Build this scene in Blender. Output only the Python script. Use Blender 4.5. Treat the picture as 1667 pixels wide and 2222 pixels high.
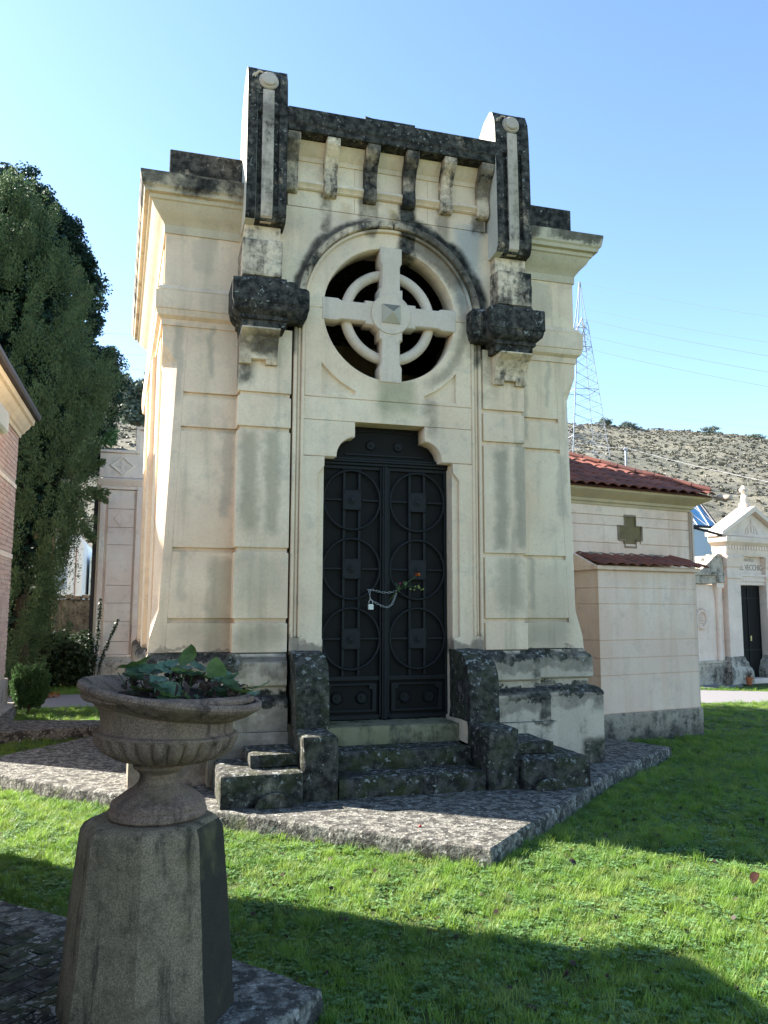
import bpy, bmesh, math, random
import numpy as np
from mathutils import Vector, Matrix, noise as mnoise
R = math.radians
sc = bpy.context.scene
for o in list(bpy.data.objects): bpy.data.objects.remove(o)
col = sc.collection
rng = random.Random(7); rr = random.Random(3)
nrg = np.random.default_rng(11)

# ------------------------------------------------------------------ camera
CAM = (-2.2435, -7.8246, 1.6); YAW, PIT, ROL = 0.280714, 0.117383, 0.003604
fw = Vector((math.sin(YAW)*math.cos(PIT), math.cos(YAW)*math.cos(PIT), math.sin(PIT)))
rt = Vector((math.cos(YAW), -math.sin(YAW), 0)); up = rt.cross(fw)
rt2 = rt*math.cos(ROL)+up*math.sin(ROL); up2 = -rt*math.sin(ROL)+up*math.cos(ROL)
cd = bpy.data.cameras.new('camera'); cam = bpy.data.objects.new('camera', cd); col.objects.link(cam)
M = Matrix((rt2, up2, -fw)).transposed().to_4x4(); M.translation = Vector(CAM); cam.matrix_world = M
cd.sensor_fit = 'VERTICAL'; cd.sensor_height = 24.0; cd.lens = 1750/2222*24.0
cd.clip_start = .05; cd.clip_end = 2000
sc.camera = cam
# ------------------------------------------------------------------ light
SUN_EL, SUN_AZ = R(34), math.atan2(.61, -.79)          # direction towards the sun, in the x-y plane
w = bpy.data.worlds.new('World'); sc.world = w; w.use_nodes = True
nt = w.node_tree; nt.nodes.clear()
sky = nt.nodes.new('ShaderNodeTexSky'); sky.sky_type = 'NISHITA'; sky.sun_disc = False
sky.sun_elevation = SUN_EL; sky.sun_rotation = math.atan2(-.79, .61)
sky.air_density = 1.0; sky.dust_density = .55; sky.ozone_density = 1.3; sky.altitude = 600
bg = nt.nodes.new('ShaderNodeBackground'); bg.inputs[1].default_value = .080
wo = nt.nodes.new('ShaderNodeOutputWorld')
tint = nt.nodes.new('ShaderNodeMix'); tint.data_type = 'RGBA'; tint.blend_type = 'MULTIPLY'; tint.inputs[0].default_value = 1; tint.inputs[7].default_value = (.89, .968, 1.0, 1)
nt.links.new(sky.outputs[0], tint.inputs[6]); nt.links.new(tint.outputs[2], bg.inputs[0]); nt.links.new(bg.outputs[0], wo.inputs[0])
sd = bpy.data.lights.new('sun', 'SUN'); sun = bpy.data.objects.new('sun', sd); col.objects.link(sun)
sd.energy = 5.0; sd.angle = R(.5); sd.color = (1, .95, .86)
sdir = Vector((math.cos(SUN_AZ)*math.cos(SUN_EL), math.sin(SUN_AZ)*math.cos(SUN_EL), math.sin(SUN_EL)))
sun.rotation_euler = sdir.to_track_quat('Z', 'Y').to_euler(); sun.location = (-8, 6, 12)
sc.view_settings.view_transform = 'Standard'; sc.view_settings.look = 'None'
sc.view_settings.gamma = 1; sc.view_settings.use_curve_mapping = False
sc.view_settings.exposure = 2.25
sc.cycles.max_bounces = 6; sc.cycles.diffuse_bounces = 4
G = -.15                                                # lawn level; paving tops are at 0

# ------------------------------------------------------------------ materials
class NT:
    def __init__(s, name):
        s.m = bpy.data.materials.new(name); s.m.use_nodes = True; s.t = s.m.node_tree; s.n = s.t.nodes
        s.b = s.n['Principled BSDF']; s.b.inputs['Roughness'].default_value = .9
        s.b.inputs['Specular IOR Level'].default_value = .25
        g = s.n.new('ShaderNodeNewGeometry'); s.pos = g.outputs['Position']; s.nor = g.outputs['Normal']
        sx = s.n.new('ShaderNodeSeparateXYZ'); s.l(s.pos, sx.inputs[0]); s.X, s.Y, s.Z = sx.outputs
        sn = s.n.new('ShaderNodeSeparateXYZ'); s.l(s.nor, sn.inputs[0]); s.NX, s.NY, s.NZ = sn.outputs
    def l(s, a, b): s.t.links.new(a, b)
    def put(s, v, sock):
        if hasattr(v, 'node'): s.l(v, sock)
        elif isinstance(v, (tuple, list)) and len(v) == 3 and sock.type == 'RGBA': sock.default_value = (*v, 1)
        else: sock.default_value = v
    def ma(s, op, a, b=0.0, c=None, clamp=False):
        n = s.n.new('ShaderNodeMath'); n.operation = op; n.use_clamp = clamp
        s.put(a, n.inputs[0]); s.put(b, n.inputs[1])
        if c is not None: s.put(c, n.inputs[2])
        return n.outputs[0]
    def ss(s, v, a, b):                               # smoothstep of v from a to b (a may exceed b)
        n = s.n.new('ShaderNodeMapRange'); n.interpolation_type = 'SMOOTHSTEP'
        if a > b: n.inputs[1].default_value, n.inputs[2].default_value, n.inputs[3].default_value, n.inputs[4].default_value = b, a, 1, 0
        else: n.inputs[1].default_value, n.inputs[2].default_value = a, b
        s.put(v, n.inputs[0]); return n.outputs[0]
    def vec(s, sx=1, sy=1, sz=1, off=(0, 0, 0)):
        n = s.n.new('ShaderNodeMapping'); n.inputs['Scale'].default_value = (sx, sy, sz); n.inputs['Location'].default_value = off
        s.l(s.pos, n.inputs[0]); return n.outputs[0]
    def noise(s, scale, v=None, det=4, rough=.6, dist=0):
        n = s.n.new('ShaderNodeTexNoise'); n.inputs['Scale'].default_value = scale; n.inputs['Detail'].default_value = det
        n.inputs['Roughness'].default_value = rough; n.inputs['Distortion'].default_value = dist
        s.l(v or s.pos, n.inputs['Vector']); return n.outputs[0]
    def voro(s, scale, v=None, feat='F1', out=0, rnd=1.0):
        n = s.n.new('ShaderNodeTexVoronoi'); n.feature = feat; n.inputs['Scale'].default_value = scale
        n.inputs['Randomness'].default_value = rnd
        s.l(v or s.pos, n.inputs['Vector']); return n.outputs[out]
    def mix(s, f, a, b):
        n = s.n.new('ShaderNodeMix'); n.data_type = 'RGBA'; s.put(f, n.inputs[0]); s.put(a, n.inputs[6]); s.put(b, n.inputs[7]); return n.outputs[2]
    def bump(s, h, strength=.4, dist=.01):
        n = s.n.new('ShaderNodeBump'); n.inputs['Strength'].default_value = strength; n.inputs['Distance'].default_value = dist
        s.l(h, n.inputs['Height']); s.l(n.outputs[0], s.b.inputs['Normal'])
    def col(s, c): s.put(c, s.b.inputs['Base Color'])
    def rough(s, v): s.put(v, s.b.inputs['Roughness'])
    def rnd(s):
        n = s.n.new('ShaderNodeObjectInfo'); return n.outputs['Random']

def stone(name, base=(.87, .655, .465), black=0., lichen=0., moss=0., tops=.0, stains=(), rings=(), tints=(), streak=.35, sc=(.30, .255, .17), low=None, bump=.35, var=.12, big=3.0, ledge=None, joints=None):
    """weathered limestone: black crust, pale lichen specks, moss, run-off streaks. stains: (x0,x1,z0,z1,soft,k)"""
    s = NT(name)
    n1 = s.noise(1.3, det=6); n2 = s.noise(38, det=3); n3 = s.noise(big, det=8, rough=.68)
    c = s.mix(s.ss(n1, .3, .7), tuple(x*(1-var) for x in base), tuple(min(.9, x*(1+var)) for x in base))
    c = s.mix(s.ma('MULTIPLY', s.ss(s.noise(.9, s.vec(1, 1, 1, (5, 3, 1)), det=3), .45, .7), .35), c, (base[0]*.93, base[1]*.82, base[2]*.72))
    c = s.mix(s.ma('MULTIPLY', s.rnd(), .30), c, (base[0]*.80, base[1]*.83, base[2]*.86))
    c = s.mix(s.ma('MULTIPLY', s.ss(n2, .35, .8), .30), c, tuple(x*.66 for x in base))
    c = s.mix(s.ma('MULTIPLY', s.ss(s.noise(4.5, s.vec(1, 1, 1, (1, 7, 3)), det=9, rough=.75), .50, .66), .28), c, (.33, .30, .25))
    c = s.mix(s.ma('MULTIPLY', s.ss(s.noise(110, det=2), .60, .72), .35), c, tuple(x*.45 for x in base))
    if streak:
        st = s.noise(1, s.vec(7, 7, .55), det=5, rough=.55)
        c = s.mix(s.ma('MULTIPLY', s.ss(st, .50, .75), streak), c, sc)
        st2 = s.noise(1, s.vec(3, 3, .25, (3, 1, 7)), det=4)
        c = s.mix(s.ma('MULTIPLY', s.ss(st2, .55, .7), streak*.7), c, tuple(min(1, x*1.2) for x in sc))
    edge = s.ma('SUBTRACT', n3, .5)
    c = s.mix(s.ma('MULTIPLY', s.ss(s.ma('ADD', s.voro(62), s.ma('MULTIPLY', s.noise(9, det=4), .35)), .30, .22), .35), c, (.22, .19, .15))
    n3b = s.ma('ADD', s.ma('MULTIPLY', n3, .55), s.ma('ADD', s.ma('MULTIPLY', s.noise(1, s.vec(9, 9, 1.3), det=7, rough=.65), .33), s.ma('MULTIPLY', s.noise(24, det=5, rough=.7), .12)))
    for (x0, x1, z0, z1, soft, k, tc) in tints:
        X = s.ma('ADD', s.X, s.ma('MULTIPLY', edge, .22)); Z = s.ma('ADD', s.Z, s.ma('MULTIPLY', edge, .35))
        f = s.ma('MULTIPLY', s.ma('MULTIPLY', s.ss(X, x0-soft, x0+soft), s.ss(X, x1+soft, x1-soft)), s.ma('MULTIPLY', s.ss(Z, z0-soft*1.5, z0+soft*1.5), s.ss(Z, z1+soft, z1-soft)))
        c = s.mix(s.ma('MULTIPLY', f, k), c, tc)
    tot = None
    def add(f):
        nonlocal tot
        tot = f if tot is None else s.ma('MAXIMUM', tot, f)
    if black: add(s.ss(n3b, .5+.36*(.5-black)-.10, .5+.36*(.5-black)+.10))
    if tops: add(s.ma('MULTIPLY', s.ss(s.NZ, .35, .8), s.ss(n3, .66-.4*tops, .74-.4*tops)))
    if ledge:                                          # crust at listed heights (under and on ledges)
        for (z0, z1, soft, k) in ledge:
            Z = s.ma('ADD', s.Z, s.ma('MULTIPLY', edge, .55))
            f = s.ma('MULTIPLY', s.ss(Z, z0-soft, z0+soft*.3), s.ss(Z, z1+soft, z1-soft*.3))
            add(s.ma('MULTIPLY', f, s.ma('MULTIPLY', k, s.ss(s.noise(2.3, s.vec(1, 1, .6, (1, 9, 4)), det=6), .33, .52))))
    if low: add(s.ma('MULTIPLY', s.ss(s.ma('ADD', s.Z, s.ma('MULTIPLY', edge, 1.2)), low, low-.35), .9))
    for (x0, x1, z0, z1, soft, k) in stains:
        X = s.ma('ADD', s.X, s.ma('MULTIPLY', edge, .14)); Z = s.ma('ADD', s.Z, s.ma('MULTIPLY', edge, .3))
        f = s.ma('MULTIPLY', s.ma('MULTIPLY', s.ss(X, x0-soft, x0+soft), s.ss(X, x1+soft, x1-soft)), s.ma('MULTIPLY', s.ss(Z, z0-soft*1.6, z0+soft*1.6), s.ss(Z, z1+soft, z1-soft)))
        add(s.ma('MULTIPLY', f, s.ma('MULTIPLY', k, s.ss(n3, .25, .55))))
    for (cx, cz, r0, r1, a0, a1, soft, k) in rings:
        dx = s.ma('SUBTRACT', s.X, cx); dz = s.ma('SUBTRACT', s.Z, cz)
        rr = s.ma('ADD', s.ma('SQRT', s.ma('ADD', s.ma('MULTIPLY', dx, dx), s.ma('MULTIPLY', dz, dz))), s.ma('MULTIPLY', edge, .16))
        an = s.ma('ADD', s.ma('ARCTAN2', dz, dx), s.ma('MULTIPLY', edge, .5))
        f = s.ma('MULTIPLY', s.ma('MULTIPLY', s.ss(rr, r0-soft, r0+soft), s.ss(rr, r1+soft, r1-soft)), s.ma('MULTIPLY', s.ss(an, R(a0-9), R(a0+9)), s.ss(an, R(a1+9), R(a1-9))))
        add(s.ma('MULTIPLY', f, k))
    h = n2
    if tot is not None:
        crust = s.mix(s.ss(s.noise(14, det=5), .35, .7), (.013, .0125, .011), (.088, .081, .069))
        c = s.mix(s.ma('MINIMUM', tot, 1.0), c, crust)
        h = s.ma('ADD', n2, s.ma('MULTIPLY', s.ma('MULTIPLY', tot, s.noise(60, det=4)), 1.2))
        if moss:
            c = s.mix(s.ma('MULTIPLY', s.ma('MULTIPLY', tot, moss), s.ss(s.noise(5, s.vec(1, 1, 1, (8, 8, 2)), det=6), .42, .62)), c, (.055, .065, .018))
        if lichen:
            pat = s.ss(s.ma('ADD', s.noise(19, s.vec(1, 1, 1, (2, 4, 1)), det=7, rough=.72), s.ma('MULTIPLY', s.ma('MAXIMUM', s.NZ, 0), .05)), .585, .63)
            f = s.ma('MULTIPLY', pat, s.ss(s.noise(2.2, s.vec(1, 1, 1, (4, 4, 9)), det=3), .66-.32*lichen, .78-.32*lichen))
            cell2 = s.ss(s.ma('ADD', s.voro(55), s.ma('MULTIPLY', s.noise(70, det=3), .9)), .62, .50)
            f = s.ma('MAXIMUM', f, s.ma('MULTIPLY', cell2, s.ma('MULTIPLY', .55, s.ss(s.noise(4, det=3), .5, .68))))
            c = s.mix(s.ma('MULTIPLY', s.ma('MULTIPLY', f, s.ss(tot, .3, .8)), .85), c, (.33, .33, .30))
            h = s.ma('ADD', h, s.ma('MULTIPLY', f, .5))
    elif moss:
        c = s.mix(s.ma('MULTIPLY', moss, s.ss(n3, .42, .62)), c, (.07, .075, .025))
    s.col(c); s.bump(h, bump, .008)
    return s.m

DRIP = tuple((x, x+w_, z-h_, z, .025, k, (.30, .275, .225)) for x, w_, z, h_, k in ((-2.12, .10, 4.30, .75, .4), (-1.78, .05, 4.30, .5, .5), (-1.62, .10, 3.28, .8, .4), (-2.0, .07, 2.12, .5, .35), (1.55, .08, 4.30, .9, .5), (1.86, .05, 4.30, .5, .4), (1.98, .10, 3.27, .7, .4), (-1.95, .2, 5.22, .35, .3), (1.7, .25, 5.22, .4, .35), (1.62, .07, 2.12, .55, .45)))
CLEAN = stone('limestone', ledge=((1.17, 1.195, .02, .5),), low=None,
    tints=((-1.72, -1.48, 1.18, 2.05, .05, .45, (.22, .19, .13)), (-2.1, -1.6, 1.2, 1.45, .12, .35, (.27, .23, .16)), (1.5, 2.1, 1.2, 2.1, .1, .25, (.30, .27, .20)), (1.58, 2.05, 1.2, 1.45, .1, .4, (.24, .21, .15)))+DRIP)
PILA = stone('limestone_pilaster', streak=.5,
    stains=((-1.53, -1.36, 3.73, 4.3, .05, .85), (1.0, 1.2, 3.7, 4.3, .09, .45),),
    tints=((-1.45, -1.3, 2.3, 3.3, .05, .55, (.26, .22, .14)), (-1.22, -1.1, 2.3, 3.3, .04, .5, (.27, .23, .15)), (1.16, 1.3, 2.2, 3.25, .05, .65, (.25, .22, .16)), (1.38, 1.5, 2.2, 3.3, .04, .6, (.25, .22, .16)), (-1.45, -1.05, 1.2, 1.45, .08, .5, (.25, .21, .14)), (1.16, 1.45, 1.55, 2.1, .07, .5, (.27, .24, .17)), (-1.5, -1.05, 1.6, 2.1, .1, .3, (.30, .25, .17))))
BAY = stone('limestone_bay', ledge=((1.12, 1.27, .04, .6),), streak=.2,
    stains=((.11, .30, 5.2, 5.8, .03, 1.), (-.32, -.12, 5.42, 5.8, .02, .62), (-.74, -.62, 5.28, 5.8, .03, .8), (.52, .68, 5.35, 5.8, .04, .55), (.92, 1.08, 5.55, 5.8, .03, .8), (-1.02, -.92, 4.1, 4.7, .04, .7), (.93, 1.04, 4.1, 4.7, .04, .8), (.38, .52, 3.35, 3.72, .06, .5), (.85, 1.0, 4.2, 4.6, .05, .4)),
    rings=((.02, 4.57, .96, 1.035, 98, 182, .03, .9), (.02, 4.57, .93, 1.10, 5, 86, .045, 1.), (.02, 4.57, .73, 1.0, 25, 78, .05, .75), (.02, 4.57, .76, .86, -60, 30, .04, .45)),
    tints=((.74, 1.02, 4.7, 5.65, .07, .6, (.24, .30, .34)), (.0, .09, 5.5, 5.72, .03, .55, (.55, .36, .16)), (-.52, -.40, 5.5, 5.7, .04, .45, (.55, .38, .2)), (-.12, .28, 3.5, 3.9, .08, .5, (.20, .21, .10)), (-.9, -.3, 4.95, 5.6, .12, .25, (.42, .40, .36))))
WINDOW = stone('limestone_window', base=(.70, .575, .46), streak=.3, tops=.2)
CRUST = stone('black_crusted_limestone', black=.90, lichen=.85, tops=.9, bump=1.0)
CRUST_LIGHT = stone('half_crusted_limestone', black=.52, lichen=.5, tops=.9, bump=.6)
CORNICE = stone('limestone_cornice', base=(.62, .53, .38), streak=.25, tops=.8, stains=((-2.6, -1.5, 5.57, 5.75, .03, 1.),), ledge=((5.66, 5.8, .03, .8),))
ARCHM = stone('archivolt_stone', black=.50, lichen=.8, tops=.4, streak=.3, bump=.7, rings=((.02, 4.57, .6, 1.2, 8, 84, .03, .9), (.02, 4.57, .95, 1.2, 100, 178, .02, .8)))
CORB = stone('corbel_stone', streak=.5, black=.46, tops=.3, stains=((-.32, -.12, 5.6, 6.3, .03, 1.), (.1, .3, 5.6, 6.3, .03, 1.), (-1.2, -.95, 6.0, 6.3, .05, .9), (.92, 1.12, 5.9, 6.3, .05, .8)))
NECK = stone('crusted_neck_stone', black=.58, lichen=.4, tops=.8, bump=.5)
BRACK = stone('bracket_stone', black=.36, streak=.5, stains=((-1.55, -1.1, 4.0, 4.22, .04, .9), (-1.55, -1.4, 3.9, 4.1, .04, .6)), tops=.5)
PLINTH = stone('plinth_stone', base=(.60, .49, .37), streak=.6, black=.20, tops=1.0, lichen=.6, ledge=((1.08, 1.2, .02, 1.), (.69, .80, .02, 1.0), (.97, 1.09, .05, .5), (.60, .69, .05, .5)), low=.16, moss=.25, bump=.5,
    stains=((-2.5, -1.0, 0, .42, .06, .7), (2.12, 2.45, -.1, .26, .05, 1.), (1.50, 1.68, .84, 1.12, .03, .95), (1.54, 1.72, .50, .70, .03, .9), (1.45, 1.75, .46, .50, .01, .8), (2.22, 2.4, .55, .70, .05, .8), (2.15, 2.4, .98, 1.1, .05, .8), (-2.5, -1.6, .80, 1.1, .05, .35), (-1.5, -.9, .3, .7, .05, .55)))
PIERM = stone('pier_stone', base=(.40, .36, .27), black=.90, lichen=1.0, tops=1.0, moss=.35, bump=.8)
STEPM = stone('step_stone', base=(.34, .30, .22), black=.92, lichen=.75, tops=.9, moss=.55, bump=.8)
SILLM = stone('sill_stone', base=(.25, .23, .13), black=.35, moss=.8, tops=.1, bump=.6)
def slab_mat():
    s = NT('pebbly_slab_stone'); vc = s.noise(34, det=4, rough=.65); big = s.noise(2.2, det=6, rough=.65); mid = s.noise(11, det=6, rough=.7)
    c = s.mix(s.ss(vc, .35, .65), (.10, .094, .080), (.27, .255, .22))
    c = s.mix(s.ma('MULTIPLY', s.ss(mid, .45, .55), .9), c, (.038, .036, .032)); c = s.mix(s.ma('MULTIPLY', s.ss(big, .5, .62), .45), c, (.10, .095, .08))
    c = s.mix(s.ma('MULTIPLY', s.ss(s.noise(15, s.vec(1, 1, 1, (7, 7, 2)), det=7, rough=.7), .58, .63), .9), c, (.42, .40, .36))
    c = s.mix(s.ma('MULTIPLY', s.ss(s.noise(3, s.vec(1, 1, 1, (3, 1, 2)), det=6), .60, .70), .7), c, (.06, .075, .02))
    s.col(c); s.bump(s.ma('ADD', vc, s.ma('MULTIPLY', mid, .8)), 1.0, .022); return s.m
SLAB = slab_mat()
TOWSIDE = stone('rendered_side_stone', base=(.62, .58, .50), streak=.1, tops=.3, bump=.8)
PALE = stone('pale_strip_stone', base=(.58, .48, .39), streak=.7, var=.2, black=.36, stains=((-1.4, -1.2, 6.28, 6.5, .05, .6),), bump=.4)
REN = stone('pink_limestone', base=(.93, .67, .525), streak=.65, sc=(.62, .42, .29), var=.08, bump=.3, tints=((3, 6, .0, 1.6, .5, .35, (.66, .44, .30)), (3.6, 5, 2.1, 2.5, .2, .5, (.68, .42, .28))))
RENBASE = stone('grimy_render', base=(.42, .35, .27), black=.4, streak=.5, bump=.8, low=.2)
FARST = stone('pale_grey_limestone', base=(.92, .74, .62), sc=(.6, .48, .38), streak=.15, bump=.4)
TOMB = stone('pale_pink_limestone', base=(.80, .64, .53), sc=(.6, .45, .33), streak=.3, bump=.4)
TOMBD = stone('grimy_tomb_stone', base=(.50, .44, .36), black=.42, streak=.4, bump=.5)
def grainy(name, lo, hi, dark, side=None, lowz=None):
    s = NT(name); g = s.noise(150, det=5, rough=.8); m = s.noise(11, det=7, rough=.7); b_ = s.noise(2.2, det=5)
    c = s.mix(s.ss(g, .38, .62), lo, hi); c = s.mix(s.ma('MULTIPLY', s.ss(m, .46, .66), .55), c, tuple(x*.6 for x in lo))
    c = s.mix(s.ma('MULTIPLY', s.ss(s.voro(95), .18, .10), .5), c, tuple(min(1, x*1.6) for x in hi))
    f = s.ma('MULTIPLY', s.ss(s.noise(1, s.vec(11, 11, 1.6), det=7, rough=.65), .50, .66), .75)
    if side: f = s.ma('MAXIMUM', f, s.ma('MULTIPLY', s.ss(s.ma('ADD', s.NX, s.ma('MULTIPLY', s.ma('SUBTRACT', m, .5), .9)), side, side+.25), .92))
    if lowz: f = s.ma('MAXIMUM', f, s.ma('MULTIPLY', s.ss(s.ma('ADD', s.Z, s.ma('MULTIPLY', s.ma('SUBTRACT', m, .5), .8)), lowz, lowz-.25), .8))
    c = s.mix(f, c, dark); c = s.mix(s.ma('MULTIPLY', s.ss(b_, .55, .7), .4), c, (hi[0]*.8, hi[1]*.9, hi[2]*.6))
    s.col(c); s.bump(s.ma('ADD', g, s.ma('MULTIPLY', m, .6)), .9, .006); return s.m
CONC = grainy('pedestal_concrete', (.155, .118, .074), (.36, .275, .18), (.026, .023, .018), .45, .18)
URNM = grainy('terracotta_stone', (.15, .098, .072), (.35, .24, .18), (.04, .029, .022))
WALLD = stone('dark_rubble_wall', base=(.10, .095, .085), black=.5, bump=.9)

def plain(name, c, rough=.6, metal=0, var=.15, nscale=20, bump=.15, spec=.3):
    s = NT(name); n = s.noise(nscale, det=4)
    s.col(s.mix(n, tuple(x*(1-var) for x in c), tuple(min(1, x*(1+var)) for x in c))); s.rough(rough)
    s.b.inputs['Metallic'].default_value = metal; s.b.inputs['Specular IOR Level'].default_value = spec
    if bump: s.bump(s.noise(nscale*4), bump, .004)
    return s.m
IRON = plain('blackened_iron', (.0105, .0115, .012), .62, 0, .35, 9, .3, .25)
IRONB = plain('iron_backing_sheet', (.010, .009, .008), .75, 0, .3, 6, .2, .2)
CHAINM = plain('steel_chain', (.33, .33, .31), .42, .85, .25, 60, 0, .5)
LOCKM = plain('padlock_steel', (.45, .46, .46), .4, .6, .1, 60, 0, .5)
GUTTER = plain('dark_gutter_metal', (.05, .045, .05), .5, .3, .2)
PIPE = plain('pinkish_painted_pipe', (.55, .42, .33), .6)
WHITEP = plain('white_painted_wall', (.72, .74, .76), .8, 0, .05, 2)
BLUEW = plain('blue_grey_wall', (.36, .43, .52), .8, 0, .06, 2)
GALV = plain('galvanised_steel', (.26, .28, .32), .45, .3, .1, 5, 0, .5)
WIRE = plain('cable_grey', (.035, .045, .06), .6, 0, .1, 5, 0)
WIREL = plain('pale_cable', (.26, .26, .27), .6, 0, .1, 5, 0)
SOIL = plain('dark_soil', (.030, .022, .018), .95, 0, .5, 40, 1)
STEM = plain('green_stem', (.06, .10, .03), .6)
DARKGL = plain('dark_metal_frame', (.03, .03, .035), .5, .3)
MORTAR = plain('pale_mortar', (.52, .43, .35), .9, 0, .1, 20, .4)
TERRA = plain('terracotta_pot', (.42, .14, .06), .8)
LETTER = plain('incised_letter_lead', (.28, .22, .18), .7)
TWIG = plain('bark_twig', (.09, .065, .045), .9)

def tile_mat():
    s = NT('red_clay_tile'); n = s.noise(3, det=5)
    r = s.rnd()
    c = s.mix(r, (.19, .062, .045), (.27, .10, .07)); c = s.mix(s.ss(n, .4, .7), c, (.14, .062, .05))
    c = s.mix(s.ma('MULTIPLY', s.ss(s.noise(9, det=5), .58, .68), .8), c, (.06, .05, .045))
    s.col(c); s.bump(s.noise(50), .4, .005); return s.m
TILE = tile_mat()
def brick_mat():
    s = NT('pink_brick'); v = s.vec(1, 4.0, 13.2)
    cell = s.n.new('ShaderNodeTexWhiteNoise'); fl = s.n.new('ShaderNodeVectorMath'); fl.operation = 'FLOOR'; s.l(v, fl.inputs[0]); s.l(fl.outputs[0], cell.inputs[0])
    c = s.mix(cell.outputs[0], (.48, .33, .28), (.60, .45, .38)); c = s.mix(s.ma('MULTIPLY', s.noise(12), .3), c, (.62, .5, .42))
    s.col(c); s.bump(s.noise(60), .4, .005); return s.m
BRICKM = brick_mat()
def leaf_mat(name, c0, c1, c2=None, trans=.25, rough=.55):
    s = NT(name)
    g = s.noise(1.1, det=3); r = s.noise(23, det=2)
    c = s.mix(s.ss(g, .3, .7), c0, c1); c = s.mix(s.ss(r, .3, .75), c, tuple(x*.55 for x in c0))
    if c2: c = s.mix(s.ss(s.noise(2.6, det=3), .62, .72), c, c2)
    s.col(c); s.rough(rough)
    tr = s.n.new('ShaderNodeBsdfTranslucent'); s.put(c, tr.inputs[0]); mx = s.n.new('ShaderNodeMixShader'); mx.inputs[0].default_value = trans
    s.l(s.b.outputs[0], mx.inputs[1]); s.l(tr.outputs[0], mx.inputs[2]); s.l(mx.outputs[0], s.n['Material Output'].inputs[0])
    return s.m
CYP = leaf_mat('cypress_foliage', (.095, .15, .065), (.14, .205, .085), (.15, .13, .075))
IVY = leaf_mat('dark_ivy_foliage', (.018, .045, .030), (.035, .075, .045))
DARKB = leaf_mat('dark_shrub_foliage', (.030, .050, .020), (.045, .075, .03), (.11, .10, .03))
JUN = leaf_mat('juniper_foliage', (.09, .17, .06), (.13, .22, .09))
CLOV = leaf_mat('clover_leaf', (.11, .22, .07), (.17, .29, .11), None, .3, .5)
SHRUBF = leaf_mat('hillside_shrub_foliage', (.15, .19, .15), (.19, .23, .17))
SPRIG = leaf_mat('sprig_foliage', (.03, .05, .02), (.04, .07, .03))
PLT = leaf_mat('blue_green_leaf', (.11, .19, .12), (.14, .23, .13), None, .25, .4)
PLT2 = leaf_mat('yellow_green_leaf', (.12, .20, .05), (.15, .20, .045), None, .35, .45)
BRL = leaf_mat('brown_leaf', (.05, .032, .028), (.075, .045, .03), None, .2, .6)
ORL = leaf_mat('orange_leaf', (.35, .13, .04), (.42, .18, .06), None, .3, .6)
ROSE = leaf_mat('orange_red_petal', (.60, .09, .02), (.75, .25, .03), None, .3)
PINKP = leaf_mat('dull_pink_petal', (.22, .04, .08), (.3, .06, .1), None, .3)
BUD = leaf_mat('pale_yellow_bud', (.40, .42, .10), (.45, .45, .14), None, .3)
def blade_mat():
    s = NT('grass_blade'); r = s.rnd()
    big = s.noise(1.2, det=4); fine = s.noise(30, det=2)
    c = s.mix(s.ss(big, .35, .65), (.11, .235, .030), (.22, .36, .05)); c = s.mix(s.ma('MULTIPLY', s.ss(s.noise(3.5, det=5, rough=.7), .52, .66), .6), c, (.31, .36, .11)); c = s.mix(s.ma('MULTIPLY', s.ss(s.noise(6, s.vec(1, 1, 1, (9, 2, 0)), det=4), .60, .68), .7), c, (.06, .12, .03))
    c = s.mix(s.ma('MULTIPLY', s.ss(r, .3, 1.), .6), c, (.25, .31, .07))
    c = s.mix(s.ss(fine, .62, .72), c, (.28, .31, .13))
    s.col(c); s.rough(.5); s.b.inputs['Specular IOR Level'].default_value = .4
    tr = s.n.new('ShaderNodeBsdfTranslucent'); s.put(c, tr.inputs[0]); mx = s.n.new('ShaderNodeMixShader'); mx.inputs[0].default_value = .5
    s.l(s.b.outputs[0], mx.inputs[1]); s.l(tr.outputs[0], mx.inputs[2]); s.l(mx.outputs[0], s.n['Material Output'].inputs[0])
    return s.m
BLADE = blade_mat()
def lawn_mat():
    s = NT('lawn_turf'); n = s.noise(1.5, det=5)
    c = s.mix(n, (.050, .080, .020), (.085, .125, .030)); c = s.mix(s.ss(s.noise(70, det=3), .45, .7), c, (.075, .06, .03))
    s.col(c); s.bump(s.noise(120, det=3), 1, .02); return s.m
LAWN = lawn_mat()
def path_mat():
    s = NT('pale_gravel'); n = s.noise(60, det=4)
    s.col(s.mix(n, (.135, .128, .130), (.23, .215, .215))); s.bump(n, .6, .01); return s.m
PATH = path_mat()
def hill_mat():
    s = NT('dry_hill_grass'); a = s.noise(.16, s.vec(1, 1, 2.2), det=9, rough=.72); b = s.noise(.9, s.vec(1, 1, 3), det=8, rough=.75); d = s.noise(.035, det=4)
    c = s.mix(s.ss(a, .38, .62), (.125, .12, .095), (.235, .215, .16)); c = s.mix(s.ss(b, .50, .62), c, (.11, .11, .085))
    c = s.mix(s.ma('MULTIPLY', s.ss(d, .5, .65), .45), c, (.15, .155, .12)); s.col(c)
    s.bump(b, 1, .6); return s.m
HILL = hill_mat()
def glass_mat():
    s = NT('blue_glass'); s.col((.10, .30, .48)); s.rough(.08); s.b.inputs['Specular IOR Level'].default_value = .9; return s.m
GLASS = glass_mat()

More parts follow.
